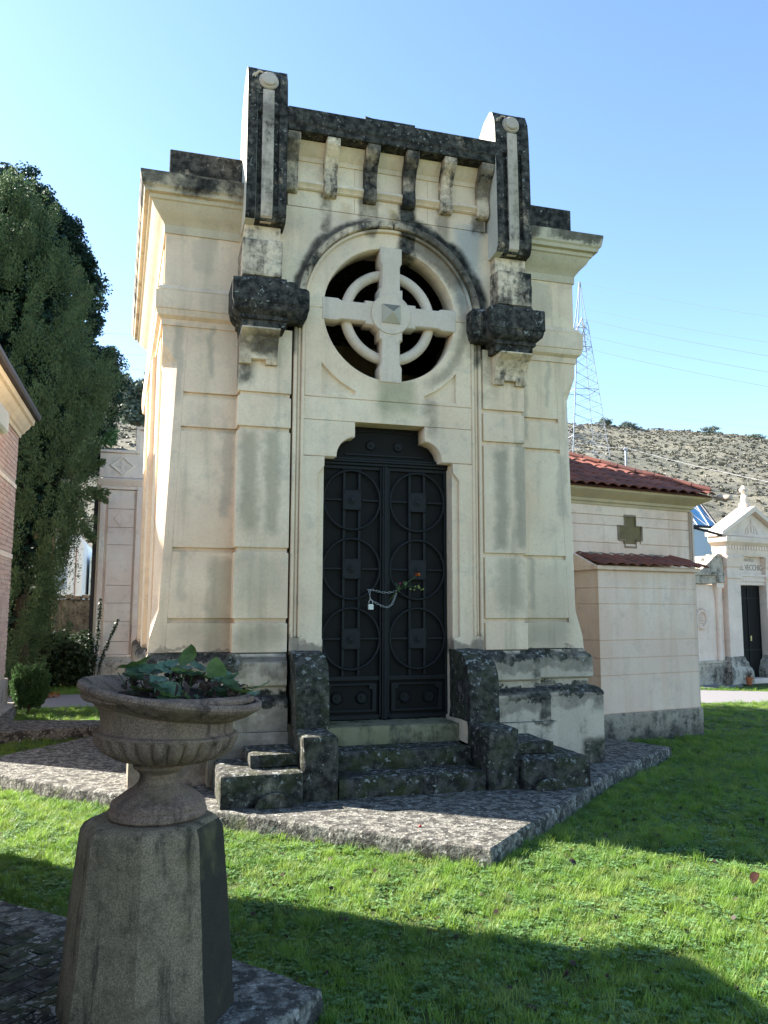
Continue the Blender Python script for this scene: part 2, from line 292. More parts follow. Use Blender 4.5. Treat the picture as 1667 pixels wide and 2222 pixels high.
# ------------------------------------------------------------------ object helpers
def link(o, parent=None):
    col.objects.link(o)
    if parent is not None: o.parent = parent
    return o
def tag(o, label, cat=None, group=None, kind=None):
    o['label'] = label
    if cat: o['category'] = cat
    if group: o['group'] = group
    if kind: o['kind'] = kind
    return o
def empty(name, loc=(0, 0, 0), rz=0, **k):
    o = bpy.data.objects.new(name, None); o.empty_display_size = .2; o.location = loc; o.rotation_euler[2] = rz; link(o)
    if k: tag(o, **k)
    return o
def structure(o): o['kind'] = 'structure'; return o
def inst(src, parent, loc=(0, 0, 0), rot=(0, 0, 0), scl=(1, 1, 1), name=None):
    o = src.copy(); col.objects.link(o); o.parent = parent; o.location = loc; o.rotation_euler = rot; o.scale = scl
    return o
class B:
    def __init__(s): s.bm = bmesh.new()
    def box(s, x0, x1, y0, y1, z0, z1):
        v = [s.bm.verts.new((x, y, z)) for x in (x0, x1) for y in (y0, y1) for z in (z0, z1)]
        for f in ((0, 1, 3, 2), (4, 6, 7, 5), (0, 4, 5, 1), (2, 3, 7, 6), (0, 2, 6, 4), (1, 5, 7, 3)): s.bm.faces.new([v[i] for i in f])
        return s
    def loft(s, rows, closed_ring=True, caps=True):
        rr = [[s.bm.verts.new(p) for p in r] for r in rows]; n = len(rr[0])
        for a, b in zip(rr, rr[1:]):
            for i in range(n if closed_ring else n-1):
                j = (i+1) % n
                try: s.bm.faces.new((a[i], a[j], b[j], b[i]))
                except ValueError: pass
        if caps: s.bm.faces.new(rr[0][::-1]); s.bm.faces.new(rr[-1])
        return s
    def prism(s, pts, axis, a, b):
        f = {'x': lambda p, t: (t, p[0], p[1]), 'y': lambda p, t: (p[0], t, p[1]), 'z': lambda p, t: (p[0], p[1], t)}[axis]
        return s.loft([[f(p, a) for p in pts], [f(p, b) for p in pts]])
    def sweep(s, path, prof, sx=1, back=-.06):
        pr = [(back, prof[0][1])]+list(prof)+[(back, prof[-1][1])]
        rows = []
        n = len(path)
        for i, p in enumerate(path):
            def nrm(a, b):
                d = (b[0]-a[0], b[1]-a[1]); L = math.hypot(*d); return (d[1]/L, -d[0]/L)
            ns = []
            if i > 0: ns.append(nrm(path[i-1], p))
            if i < n-1: ns.append(nrm(p, path[i+1]))
            if len(ns) == 2:
                m = (ns[0][0]+ns[1][0], ns[0][1]+ns[1][1]); k = 1/(max(.2, (m[0]*ns[0][0]+m[1]*ns[0][1]))); m = (m[0]*k, m[1]*k)
            else: m = ns[0]
            rows.append([(sx*(p[0]+m[0]*o), p[1]+m[1]*o, z) for o, z in pr])
        return s.loft(rows)
    def tube(s, pts, r, n=8, closed=False, caps=True):
        P = [Vector(p) for p in pts]; rows = []; k = len(P)
        for i, p in enumerate(P):
            a = P[(i-1) % k] if (closed or i > 0) else p; b = P[(i+1) % k] if (closed or i < k-1) else p
            t = (b-a).normalized(); q = t.orthogonal() if i == 0 else (last-last.dot(t)*t)
            q.normalize(); last = q; w_ = t.cross(q); rad = r[i] if isinstance(r, (list, tuple)) else r
            rows.append([p+(q*math.cos(2*math.pi*j/n)+w_*math.sin(2*math.pi*j/n))*rad for j in range(n)])
        if closed:
            # close by matching the nearest vertex of the first ring
            rr = [[s.bm.verts.new(v) for v in r_] for r_ in rows]
            off = min(range(n), key=lambda o: (rows[-1][0]-rows[0][o]).length)
            for a, b, oo in [(rr[i], rr[i+1], 0) for i in range(k-1)]+[(rr[-1], rr[0], off)]:
                for j in range(n): s.bm.faces.new((a[j], a[(j+1) % n], b[(j+1+oo) % n], b[(j+oo) % n]))
        else: s.loft(rows, True, caps)
        return s
    def lathe(s, prof, n=48, c=(0, 0, 0), fn=None, caps=True):
        rows = []
        for (r, z) in prof:
            rows.append([(c[0]+(r if fn is None else fn(r, z, 2*math.pi*j/n))*math.cos(2*math.pi*j/n), c[1]+(r if fn is None else fn(r, z, 2*math.pi*j/n))*math.sin(2*math.pi*j/n), c[2]+z) for j in range(n)])
        return s.loft(rows, True, caps)
    def gbox(s, x0, x1, y0, y1, z0, z1, step=.05):
        """box made of a fine grid, to be roughened"""
        d = {}
        def V(x, y, z):
            k = (round(x, 4), round(y, 4), round(z, 4))
            if k not in d: d[k] = s.bm.verts.new(k)
            return d[k]
        L = lambda a, b: [a+(b-a)*i/max(1, round((b-a)/step)) for i in range(max(1, round((b-a)/step))+1)]
        xs, ys, zs = L(x0, x1), L(y0, y1), L(z0, z1)
        for A, Bs, f in ((xs, ys, lambda a, b, t: V(a, b, t)), (xs, zs, lambda a, b, t: V(a, t, b)), (ys, zs, lambda a, b, t: V(t, a, b))):
            for t in {0: (z0, z1), 1: (y0, y1), 2: (x0, x1)}[[xs is A and Bs is ys, xs is A and Bs is zs, A is ys].index(True)]:
                for i in range(len(A)-1):
                    for j in range(len(Bs)-1): s.bm.faces.new((f(A[i], Bs[j], t), f(A[i+1], Bs[j], t), f(A[i+1], Bs[j+1], t), f(A[i], Bs[j+1], t)))
        return s
    def roughen(s, amp=.006, freq=9, round_=.0, seed=0):
        s.bm.normal_update(); bmesh.ops.recalc_face_normals(s.bm, faces=s.bm.faces)
        s.bm.normal_update()
        new = []
        for v in s.bm.verts:
            p = v.co; nn = mnoise.fractal(p*freq+Vector((seed, 3, 1)), .8, 2.2, 4)
            fl = [f.normal for f in v.link_faces]; mx = max((1-a.dot(b) for a in fl for b in fl), default=0)
            e = round_*(1+.8*mnoise.noise(p*5+Vector((9, seed, 0))))*min(1, mx) if round_ else 0
            new.append(p+v.normal*(nn*amp-e))
        for v, p in zip(s.bm.verts, new): v.co = p
        return s
    def build(s, name, mat, parent=None, bevel=0, smooth=False, seg=1, xf=None, recalc=True):
        bm = s.bm
        if recalc: bmesh.ops.recalc_face_normals(bm, faces=bm.faces)
        if bevel:
            ed = [e for e in bm.edges if len(e.link_faces) == 2 and e.calc_face_angle(0) > .5]
            bmesh.ops.bevel(bm, geom=ed, offset=bevel, segments=seg, affect='EDGES', clamp_overlap=True)
        if xf is not None: bmesh.ops.transform(bm, matrix=xf, verts=bm.verts)
        me = bpy.data.meshes.new(name); bm.to_mesh(me); bm.free()
        if smooth:
            me.polygons.foreach_set('use_smooth', [True]*len(me.polygons))
            if smooth == 'auto': me.set_sharp_from_angle(angle=R(24))
        me.materials.append(mat); return link(bpy.data.objects.new(name, me), parent)

def plate(name, outline, holes, y0, y1, mat, parent=None, bevel=.004):
    """flat stone in the x-z plane with holes, between y0 (front) and y1"""
    cu = bpy.data.curves.new(name, 'CURVE'); cu.dimensions = '2D'; cu.fill_mode = 'BOTH'
    for pts in [outline]+list(holes):
        sp = cu.splines.new('POLY'); sp.points.add(len(pts)-1); sp.use_cyclic_u = True
        for q, p in zip(sp.points, pts): q.co = (p[0], p[1], 0, 1)
    cu.extrude = (y1-y0)/2-bevel; cu.bevel_depth = bevel; cu.bevel_resolution = 0; cu.offset = -bevel
    o = bpy.data.objects.new(name, cu); dg = bpy.context.evaluated_depsgraph_get()
    col.objects.link(o); dg.update()
    me = bpy.data.meshes.new_from_object(o.evaluated_get(dg)); col.objects.unlink(o); bpy.data.objects.remove(o); bpy.data.curves.remove(cu)
    me.transform(Matrix.Translation((0, (y0+y1)/2, 0)) @ Matrix.Rotation(R(90), 4, 'X'))
    me.name = name; me.materials.clear(); me.materials.append(mat)
    return link(bpy.data.objects.new(name, me), parent)
def arc(cx, cz, r, a0, a1, n=24): return [(cx+r*math.cos(R(a0+(a1-a0)*i/n)), cz+r*math.sin(R(a0+(a1-a0)*i/n))) for i in range(n+1)]
def mesh_obj(name, V, F, mat, parent=None, smooth=False):
    me = bpy.data.meshes.new(name); V = np.asarray(V, dtype=np.float32); F = np.asarray(F, dtype=np.int32)
    me.vertices.add(len(V)); me.vertices.foreach_set('co', V.ravel()); n, k = F.shape
    me.loops.add(n*k); me.loops.foreach_set('vertex_index', F.ravel()); me.polygons.add(n)
    me.polygons.foreach_set('loop_start', np.arange(0, n*k, k, dtype=np.int32)); me.update(calc_edges=True)
    if smooth: me.polygons.foreach_set('use_smooth', [True]*n)
    me.materials.append(mat); return link(bpy.data.objects.new(name, me), parent)

# ================================================================== SETTING
# lawn, one sheet to the foot of the hill
xs = np.concatenate([np.linspace(-260, -14, 12), np.linspace(-12, 26, 96), np.linspace(30, 420, 14)])
ys = np.concatenate([np.linspace(-60, -13, 6), np.linspace(-12, 24, 90), np.linspace(27, 40, 4)])
gx, gy = np.meshgrid(xs, ys); gz = np.full_like(gx, G)
gz += .012*np.sin(gx*1.7+gy*.6)*np.cos(gy*1.3-gx*.4)*(np.abs(gx) < 30)
V = np.stack([gx, gy, gz], -1).reshape(-1, 3); nx, ny = len(xs), len(ys)
I = (np.arange(ny-1)[:, None]*nx+np.arange(nx-1)[None]).ravel()
lawn = mesh_obj('lawn', V, np.stack([I, I+1, I+nx+1, I+nx], -1), LAWN, smooth=True); structure(lawn)

def ribbon(name, pts, z, mat):
    b = B(); b.prism(pts, 'z', z-.12, z); o = b.build(name, mat); structure(o); return o
# gravel path behind the plots
ribbon('gravel_path', [(-30, 8.4), (-4.6, 7.45), (0, 7.0), (4.4, 6.1), (7.68, 5.11), (8.91, 4.94), (30, 1.5), (30, 3.4), (10.4, 6.5), (9.2, 7.1), (4.6, 8.2), (0, 9.0), (-4.0, 9.5), (-30, 10.6)], G+.016, PATH)

# hill
def hill_z(x, y):
    d = math.hypot(x-0, y+8); az = math.degrees(math.atan2(x, y+8))
    crest = 36.5+2.2*math.sin(az*.05+1)+(4.6 if az < 5 else 4.6*max(0, 1-(az-5)/14))-.36*max(0, az-30)
    t = max(0, (d-42)/(158-42)); return G-.3+crest*min(1.0, t)**1.02*(1 if t < 1 else 1)+ (0 if t < 1 else -.10*(d-158))
HV, HF = [], []; na, nd = 220, 90
for i in range(na):
    az = R(-60+130*i/(na-1))
    for j in range(nd):
        d = 30+(240-30)*(j/(nd-1)); x, y = d*math.sin(az), -8+d*math.cos(az)
        z = hill_z(x, y)
        if d > 48: z += 1.1*mnoise.fractal(Vector((x*.05, y*.05, 1)), .8, 2.1, 5)*min(1, (d-48)/30)
        HV.append((x, y, z))
for i in range(na-1):
    for j in range(nd-1): a = i*nd+j; HF.append((a, a+nd, a+nd+1, a+1))
hill = mesh_obj('hill', HV, HF, HILL, smooth=True); structure(hill)
def hz(x, y):
    d = math.hypot(x, y+8); z = hill_z(x, y)
    return z+(1.1*mnoise.fractal(Vector((x*.05, y*.05, 1)), .8, 2.1, 5)*min(1, (d-48)/30) if d > 48 else 0)

# paving slabs (each mausoleum stands on a diamond of stone paving)
def slab(name, poly, z, h, label=None, joints=()):
    """stone platform whose rim is roughened; top is a fine grid"""
    b = B(); bm = b.bm
    P = []
    for i, p in enumerate(poly):
        q = poly[(i+1) % len(poly)]; L = math.hypot(q[0]-p[0], q[1]-p[1]); n = max(1, int(L/.06))
        P += [(p[0]+(q[0]-p[0])*k/n, p[1]+(q[1]-p[1])*k/n) for k in range(n)]
    cx = sum(p[0] for p in poly)/len(poly); cy = sum(p[1] for p in poly)/len(poly)
    rows = []
    for (ins, zz) in ((0, z-h), (0, z-h*.5), (0, z-.03), (.006, z-.010), (.022, z), (.10, z), (.25, z)):
        row = []
        for i, p in enumerate(P):
            dx, dy = cx-p[0], cy-p[1]; L = math.hypot(dx, dy)
            nn = mnoise.fractal(Vector((p[0]*6, p[1]*6, zz*9)), .8, 2.2, 4)
            chip = max(0, mnoise.noise(Vector((p[0]*7, p[1]*7, 5))))*.03 if zz > z-.05 else 0
            k = ins+nn*.010+(chip if ins < .05 else 0)
            row.append((p[0]+dx/L*k, p[1]+dy/L*k, zz+(nn*.004 if ins > .01 else 0)-(chip*.5 if ins < .05 else 0)))
        rows.append(row)
    b.loft(rows, True, True)
    o = b.build(name, SLAB, smooth='auto'); structure(o)
    if label: o['label'] = label
    return o
slab('mausoleum_paving', [(0, -2.65), (1.1, -1.62), (2.2, -.58), (3.66, .52), (3.0, 1.75), (2.6, 4.6), (-1.6, 4.9), (-2.92, 3.02), (-4.1, 1.36), (-2.39, -.43), (-1.67, -1.14)], 0, .2, 'lichen covered stone paving under the central mausoleum')
slab('near_paving', [(-1.475, -4.27), (-1.82, -3.86), (-2.977, -2.764), (-4.6, -1.15), (-7.4, -1.1), (-7.6, -6), (-3.3, -6.1)], 0, .2, 'dark stone paving under the urn pedestal')
slab('left_paving', [(-2.35, 4.2), (-2.9, 4.52), (-4.09, 4.79), (-4.25, 6.7), (-9, 6.8), (-9, 1.7), (-4.35, 1.75), (-4.2, 3.56), (-4.0, 3.62), (-2.87, 3.9)], 0, .2, 'stone paving under the brick mausoleum')

# cobble setts on the paving beside the urn (pieces), seen bottom left
b = B(); cob = B(); cob.gbox(-.080, .080, -.0485, .0485, -.03, .006, .02); cob.roughen(.002, 20, .003)
cobo = None
pav = bpy.data.objects['near_paving']
cnt = 0
uu = Vector((.707, -.707)); vv = Vector((.707, .707))
for i in range(-24, 4):
    for j in range(-34, 2):
        p = Vector((-1.475, -4.27))+uu*(-.30)+uu*(-(.105*(-j)))*1.0+vv*(-.30)+vv*(.17*(i+4))+vv*(.085 if j % 2 else 0)
        if not (-3.1 < p.x < -2.28 and -4.65 < p.y < -2.95): continue
        e1 = (p.x+p.y+5.745)/1.414          # distance inside the upper-right rim
        if e1 > -.22: continue
        if (p.x+2.2)**2+(p.y+4.28)**2 < .30**2: continue
        if cobo is None: cobo = cob.build('paving_stone', STEPM, pav); src = cobo
        else: src = cobo.copy(); col.objects.link(src); src.parent = pav
        src.location = (p.x, p.y, .003+rng.uniform(-.0015, .0015)); src.rotation_euler = (rng.uniform(-.01, .01), rng.uniform(-.01, .01), R(45)+rng.uniform(-.03, .03)); cnt += 1

# ================================================================== MAIN MAUSOLEUM
mau = empty('mausoleum', (0, 0, 0), label='tall cream stone mausoleum with round cross window, black crusted top and iron door', cat='mausoleum')
CX = .02; W = 2.22; DEP = 4.2; WS = 2.38
# core walls (recessed behind the facing blocks)
for sx in (-1, 1):
    b = B(); b.prism([(sx*2.0, .34), (sx*(W+.013), .34), (sx*(WS-.01), DEP-.26), (sx*2.0, DEP-.26)], 'z', 0, 5.6); b.build('side_wall', CLEAN, mau)
    x0, x1 = sorted((sx*1.0, sx*2.08)); b = B(); b.box(x0, x1, .035, .30, 0, 5.3); b.build('front_wall_core', CLEAN, mau)
b = B(); b.box(-WS, WS, DEP-.25, DEP, 0, 5.6); b.build('back_wall', CLEAN, mau)
b = B(); b.box(-2.34, 2.34, .31, DEP, 5.61, 5.72); b.build('roof', CRUST, mau)
b = B(); b.box(-1.98, 1.98, .3, DEP-.26, .2, .46); b.build('inner_floor', STEPM, mau)
b = B(); b.box(-1.12, 1.14, .07, .3, 5.55, 6.45); b.build('parapet_back_wall', CRUST_LIGHT, mau)
b = B(); b.box(-1.0, 1.04, .07, .2, 5.3, 5.55); b.build('frieze_back_wall', CLEAN, mau)
GA = [3.66, 3.32, 2.155, 1.49]; gh = .045
bands = [(1.175, 1.49-gh), (1.49, 2.155-gh), (2.155, 3.32-gh), (3.32, 3.66-gh), (3.66, 4.31)]
xe = lambda z: 2.133-.0353*z
for sx in (-1, 1):
    for (z0, z1) in bands:
        pts = [(sx*1.49, z0), (sx*xe(z0), z0), (sx*xe(z1), z1), (sx*1.49, z1)]
        if sx > 0: pts = pts
        plate('wall_block', pts, [], 0, .04, CLEAN, mau, .003)
        xa, xb = sorted((sx*1.03 if sx > 0 else sx*.99, sx*1.5)); zz1 = z1 if z1 < 4.2 else 4.30
        b = B(); b.box(xa, xb, -.196, .04, z0, zz1); b.build('pilaster_block', PILA, mau, .004)
    xa, xb = sorted((sx*1.0, sx*1.475)); b = B(); b.box(xa, xb, -.168, .05, 1.1, 4.2); b.build('pilaster_core', PILA, mau)
    # corner with stopped chamfer
    rows = []
    for (z, xf, ys, xo) in [(1.17, 2.25, .001, 2.2505), (1.31, 2.235, .001, 2.2355), (1.57, 2.16, .13, 2.222), (3.92, 2.07, .16, 2.205), (3.95, 2.075, .155, 2.215), (4.14, 2.205, .002, 2.2155), (4.31, 2.218, .001, 2.2185)]:
        rows.append([(sx*xe(z), 0, z), (sx*xf, 0, z), (sx*xo, ys, z), (sx*xo, .34, z), (sx*xe(z), .34, z)])
    b = B(); b.loft(rows); b.build('corner_block', CLEAN, mau)
    # upper wall
    b = B(); xa, xb = sorted((sx*1.0, sx*W)); b.box(xa, xb, 0, .34, 4.66, 5.30); b.build('upper_wall_block', CLEAN, mau, .004)
    # side pilasters on the side walls
    for (ya, yb) in ((1.05, 1.5), (2.6, 3.1)):
        b = B(); k_ = lambda y: W+(WS-W)*y/DEP; b.prism([(sx*(k_(ya)-.05), ya), (sx*(k_(ya)+.05), ya), (sx*(k_(yb)+.05), yb), (sx*(k_(yb)-.05), yb)], 'z', 1.17, 4.3); b.build('side_pilaster', CLEAN, mau, .006)
    # string band, cornice and plinth
    path = [(1.2, 0), (W, 0), (WS, DEP), (1.2, DEP)]
    b = B(); b.sweep(path, [(0, 4.715), (.014, 4.713), (.014, 4.695), (.030, 4.690), (.050, 4.672), (.060, 4.650), (.052, 4.636), (.076, 4.630), (.076, 4.452), (.066, 4.446), (.066, 4.425), (.055, 4.39), (.022, 4.365), (.016, 4.362), (.016, 4.302), (0, 4.30)], sx); b.build('string_band', CLEAN, mau, smooth='auto')
    b = B(); b.sweep(path, [(.0, 5.23), (.015, 5.23), (.018, 5.31), (.03, 5.33), (.06, 5.37), (.12, 5.43), (.15, 5.49), (.17, 5.50), (.175, 5.535), (.215, 5.545), (.225, 5.58), (.245, 5.60), (.262, 5.70), (.262, 5.725), (0, 5.77)], sx, -.25); b.build('cornice', CORNICE, mau, smooth='auto')
    b = B(); xa, xb = sorted((sx*1.49, sx*2.21)); b.box(xa, xb, -.02, .30, 5.75, 6.10); b.build('attic_block', CRUST, mau, .008)
    PR = [(0, 1.172), (.022, 1.166), (.028, 1.15), (.04, 1.13), (.072, 1.105), (.084, 1.085), (.087, 1.05), (.087, .885), (.075, .872), (.05, .866), (.046, .80), (.052, .792), (.10, .785), (.135, .765), (.160, .735), (.166, .71), (.160, .69), (.16, 0)]
    path = [(1.0, -.196), (1.5, -.196), (1.5, 0), (W, 0), (WS, DEP), (1.2, DEP)]
    b = B(); b.sweep(path, PR[:10], sx, -.03); b.build('upper_plinth', PLINTH, mau, smooth='auto')
    b = B(); b.sweep(path, [(.04, .87), (.046, .86)]+PR[10:17]+[(.158, .688)], sx, -.03); b.build('plinth_moulding', PLINTH, mau, smooth='auto')
    b = B(); b.sweep(path, [(.10, .692), (.157, .690), (.16, .684), (.16, -.02)], sx, -.03); b.build('lower_plinth', PLINTH, mau)
    b = B(); b.sweep([(1.0, -.196), (1.5, -.196), (1.5, -.04)], [(.10, .480), (.198, .478), (.203, .470), (.203, .03)], sx, -.03); b.build('plinth_base_block', PLINTH, mau)
# central bay, split along its joints
Y0, Y1 = -.192, .06
def jamb(sx):
    inner = [(CX+sx*.67, .50), (CX+sx*.67, 3.065)]
    o = [(CX+sx*.905, 1.15), (CX+sx*.905, 3.062), (CX+sx*.67, 3.062), (CX+sx*.67, 2.97), (CX+sx*.735, 2.89), (CX+sx*.735, 1.31), (CX+sx*.67, 1.295), (CX+sx*.67, 1.15)]
    plate('jamb', o, [], Y0, Y0+.032, BAY, mau, .003)
    b = B(); xa, xb = sorted((CX+sx*.67, CX+sx*.98)); b.box(xa, xb, Y0+.0325, Y1+.15, .3, 3.062); b.build('jamb_core', BAY, mau)
    b = B(); xa, xb = sorted((CX+sx*.905, CX+sx*.99)); b.box(xa, xb, Y0, Y0+.032, 1.15, 1.31); b.build('jamb_foot', BAY, mau, .003)
    # frame mouldings: two beads and a fillet
    for (xa, xb, d, z1) in ((.880, .912, .008, 4.42), (.922, .947, -.012, 4.38), (.957, .99, .004, 4.38)):
        q0, q1 = sorted((CX+sx*xa, CX+sx*xb)); b = B(); b.box(q0, q1, Y0-d-.004, Y0+.05, 1.31, z1); b.build('frame_moulding', BAY, mau, .006, seg=2)
    q0, q1 = sorted((CX+sx*.90, CX+sx*.985)); b = B(); b.box(q0, q1, Y0+.025, Y1, 3.0, 4.72); b.build('frame_core', BAY, mau)
jamb(-1); jamb(1)
for sx in (-1, 1):
    ac = [(CX+sx*(.35+.20*math.cos(R(a))), 3.075+.20*math.sin(R(a))*1.0) for a in range(0, 91, 10)]
    pts = [(CX+sx*.88, 3.068), (CX+sx*.88, 3.425), (CX+sx*.365, 3.425), (CX+sx*.365, 3.275)]+ac[::-1][1:]+[(CX+sx*.55, 3.068)]
    plate('lintel_stone', pts, [], Y0, Y1, BAY, mau, .004)
b = B(); b.box(CX-.88, CX+.88, Y0, Y1, 3.429, 3.655); b.build('lintel_beam', BAY, mau, .003)
tri = lambda sx: [(CX+sx*.71, 3.70)]+[(CX+sx*.90*math.cos(R(a)), 4.57+.90*math.sin(R(a))) for a in np.linspace(-38, -67.5, 12)][0:]+[]
def tripts(sx):
    a = [(CX+sx*.905*math.cos(R(t)), 4.57+.905*math.sin(R(t))) for t in np.linspace(-38.3, -66.5, 12)]
    return [(CX+sx*.71, 3.70), (CX+sx*.71, 4.57-.905*math.sin(R(38.3)))]+a[1:-1]+[(CX+sx*.362, 3.735), (CX+sx*.37, 3.70)]
low = [(CX-.88, 3.66), (CX+.88, 3.66), (CX+.88, 4.568), (CX+.70, 4.568)]+arc(CX, 4.57, .70, 0, -180, 40)[1:-1]+[(CX-.70, 4.568), (CX-.88, 4.568)]
plate('window_surround', low, [tripts(1), tripts(-1)], Y0, Y1, BAY, mau, .006)
for sx in (-1, 1):
    ap = [(CX+sx*.86*math.cos(R(t)), 4.57+.86*math.sin(R(t))) for t in np.linspace(-36, -70, 12)]; plate('spandrel_panel', [(CX+sx*.74, 3.68), (CX+sx*.74, 4.06)]+ap+[(CX+sx*.33, 3.68)], [], Y0+.035, Y0+.06, BAY, mau, .001)
upp = [(CX+1.12, 4.572), (CX+1.12, 5.598), (CX-1.16, 5.598), (CX-1.16, 4.572), (CX-.70, 4.572)]+arc(CX, 4.57, .70, 180, 0, 40)[1:-1]+[(CX+.70, 4.572)]
plate('window_surround', upp, [], Y0, Y1, BAY, mau, .006)
for (xa, xb) in ((-1.06, -.37), (-.368, .42), (.422, 1.08)):
    b = B(); b.box(xa, xb, Y0, Y1, 5.601, 6.30); b.build('frieze_block', BAY, mau, .003)
# archivolt
def ring_part(name, r0, r1, y0, y1, a0, a1, mat, par, n=40, bev=.008):
    o = arc(CX, 4.57, r1, a0, a1, n)+arc(CX, 4.57, r0, a1, a0, n); plate(name, o, [], y0, y1, mat, par, bev)
ring_part('archivolt', .905, .975, -.262, Y0+.01, 6, 88.5, ARCHM, mau); ring_part('archivolt', .905, .975, -.262, Y0+.01, 89.5, 174, ARCHM, mau)
ring_part('archivolt_fillet', .868, .903, -.226, Y0+.01, 5, 175, BAY, mau)
# round window with celtic cross
win = B(); win.tube([(CX+.452*math.cos(R(a)), -.085, 4.57+.452*math.sin(R(a))) for a in range(0, 360, 6)], .056, 14, True)
win = win.build('round_window', WINDOW, mau, smooth=True)
def armprism(vert):
    L = .715; w_ = .098; e = .118
    p = [(-e, -L), (e, -L), (e, -L+.16), (w_, -L+.20), (w_, -.27), (.125, -.27), (.125, .27), (w_, .27), (w_, L-.20), (e, L-.16), (e, L), (-e, L), (-e, L-.16), (-w_, L-.20), (-w_, .27), (-.125, .27), (-.125, -.27), (-w_, -.27), (-w_, -L+.20), (-e, -L+.16)]
    if not vert: p = [(a[1], a[0]) for a in p][::-1]
    return [(CX+a, 4.57+c) for a, c in p]
plate('cross_arm', armprism(True), [], -.205, -.005, WINDOW, win, .01)
plate('cross_arm', armprism(False), [], -.199, .0, WINDOW, win, .01)
plate('cross_disc', arc(CX, 4.57, .213, 0, 350, 36), [], -.214, .005, WINDOW, win, .008)
b = B(); b.box(CX-.098, CX+.098, -.224, -.20, 4.472, 4.668)
v = [b.bm.verts.new(p) for p in ((CX-.098, -.2241, 4.472), (CX+.098, -.2241, 4.472), (CX+.098, -.2241, 4.668), (CX-.098, -.2241, 4.668), (CX, -.30, 4.57))]
for i in range(4): b.bm.faces.new((v[i], v[(i+1) % 4], v[4]))
b.build('cross_boss', stone('boss_stone', base=(.5, .45, .36), tops=1.2, bump=.5), win)
# corbels, mouldings, parapet
cprof = [(-.15, 5.72), (-.232, 5.725), (-.262, 5.745), (-.272, 5.80), (-.262, 5.86), (-.255, 5.93), (-.27, 6.02), (-.31, 6.10), (-.37, 6.16), (-.40, 6.20), (-.405, 6.27), (-.15, 6.27)]
b = B(); b.prism(cprof, 'x', -.067, .067); c0 = b.build('corbel', CORB, mau, .006); c0.location.x = -1.035
for x in (-.634, -.216, .202, .613, 1.03): inst(c0, mau, (x, 0, 0))
for (xa, xb) in ((-.967, -.702), (-.566, -.284), (-.148, .134), (.270, .545), (.681, .962)):
    b = B(); b.sweep([(xa, Y0), (xb, Y0)], [(0, 5.775), (.02, 5.778), (.035, 5.79), (.022, 5.803), (.03, 5.812), (.055, 5.835), (.035, 5.87), (0, 5.885)]); b.build('roll_moulding', CLEAN, mau, smooth='auto')
    b = B(); b.sweep([(xa, Y0), (xb, Y0)], [(0, 6.08), (.012, 6.085), (.015, 6.13), (.035, 6.15), (.075, 6.22), (.09, 6.262), (0, 6.262)]); b.build('crown_moulding', CLEAN, mau, smooth='auto')
b = B(); b.sweep([(-1.105, -.3), (1.105, -.3)], [(.06, 6.272), (.115, 6.275), (.118, 6.34), (.13, 6.355), (.138, 6.50), (.10, 6.52), (-.3, 6.535)], 1, -.4); b.build('parapet', CRUST, mau, .006)
b = B(); b.gbox(-.28, .27, -.27, .05, 6.50, 6.645, .04).roughen(.006, 9, .008); b.build('parapet_cap', CRUST, mau, smooth='auto')
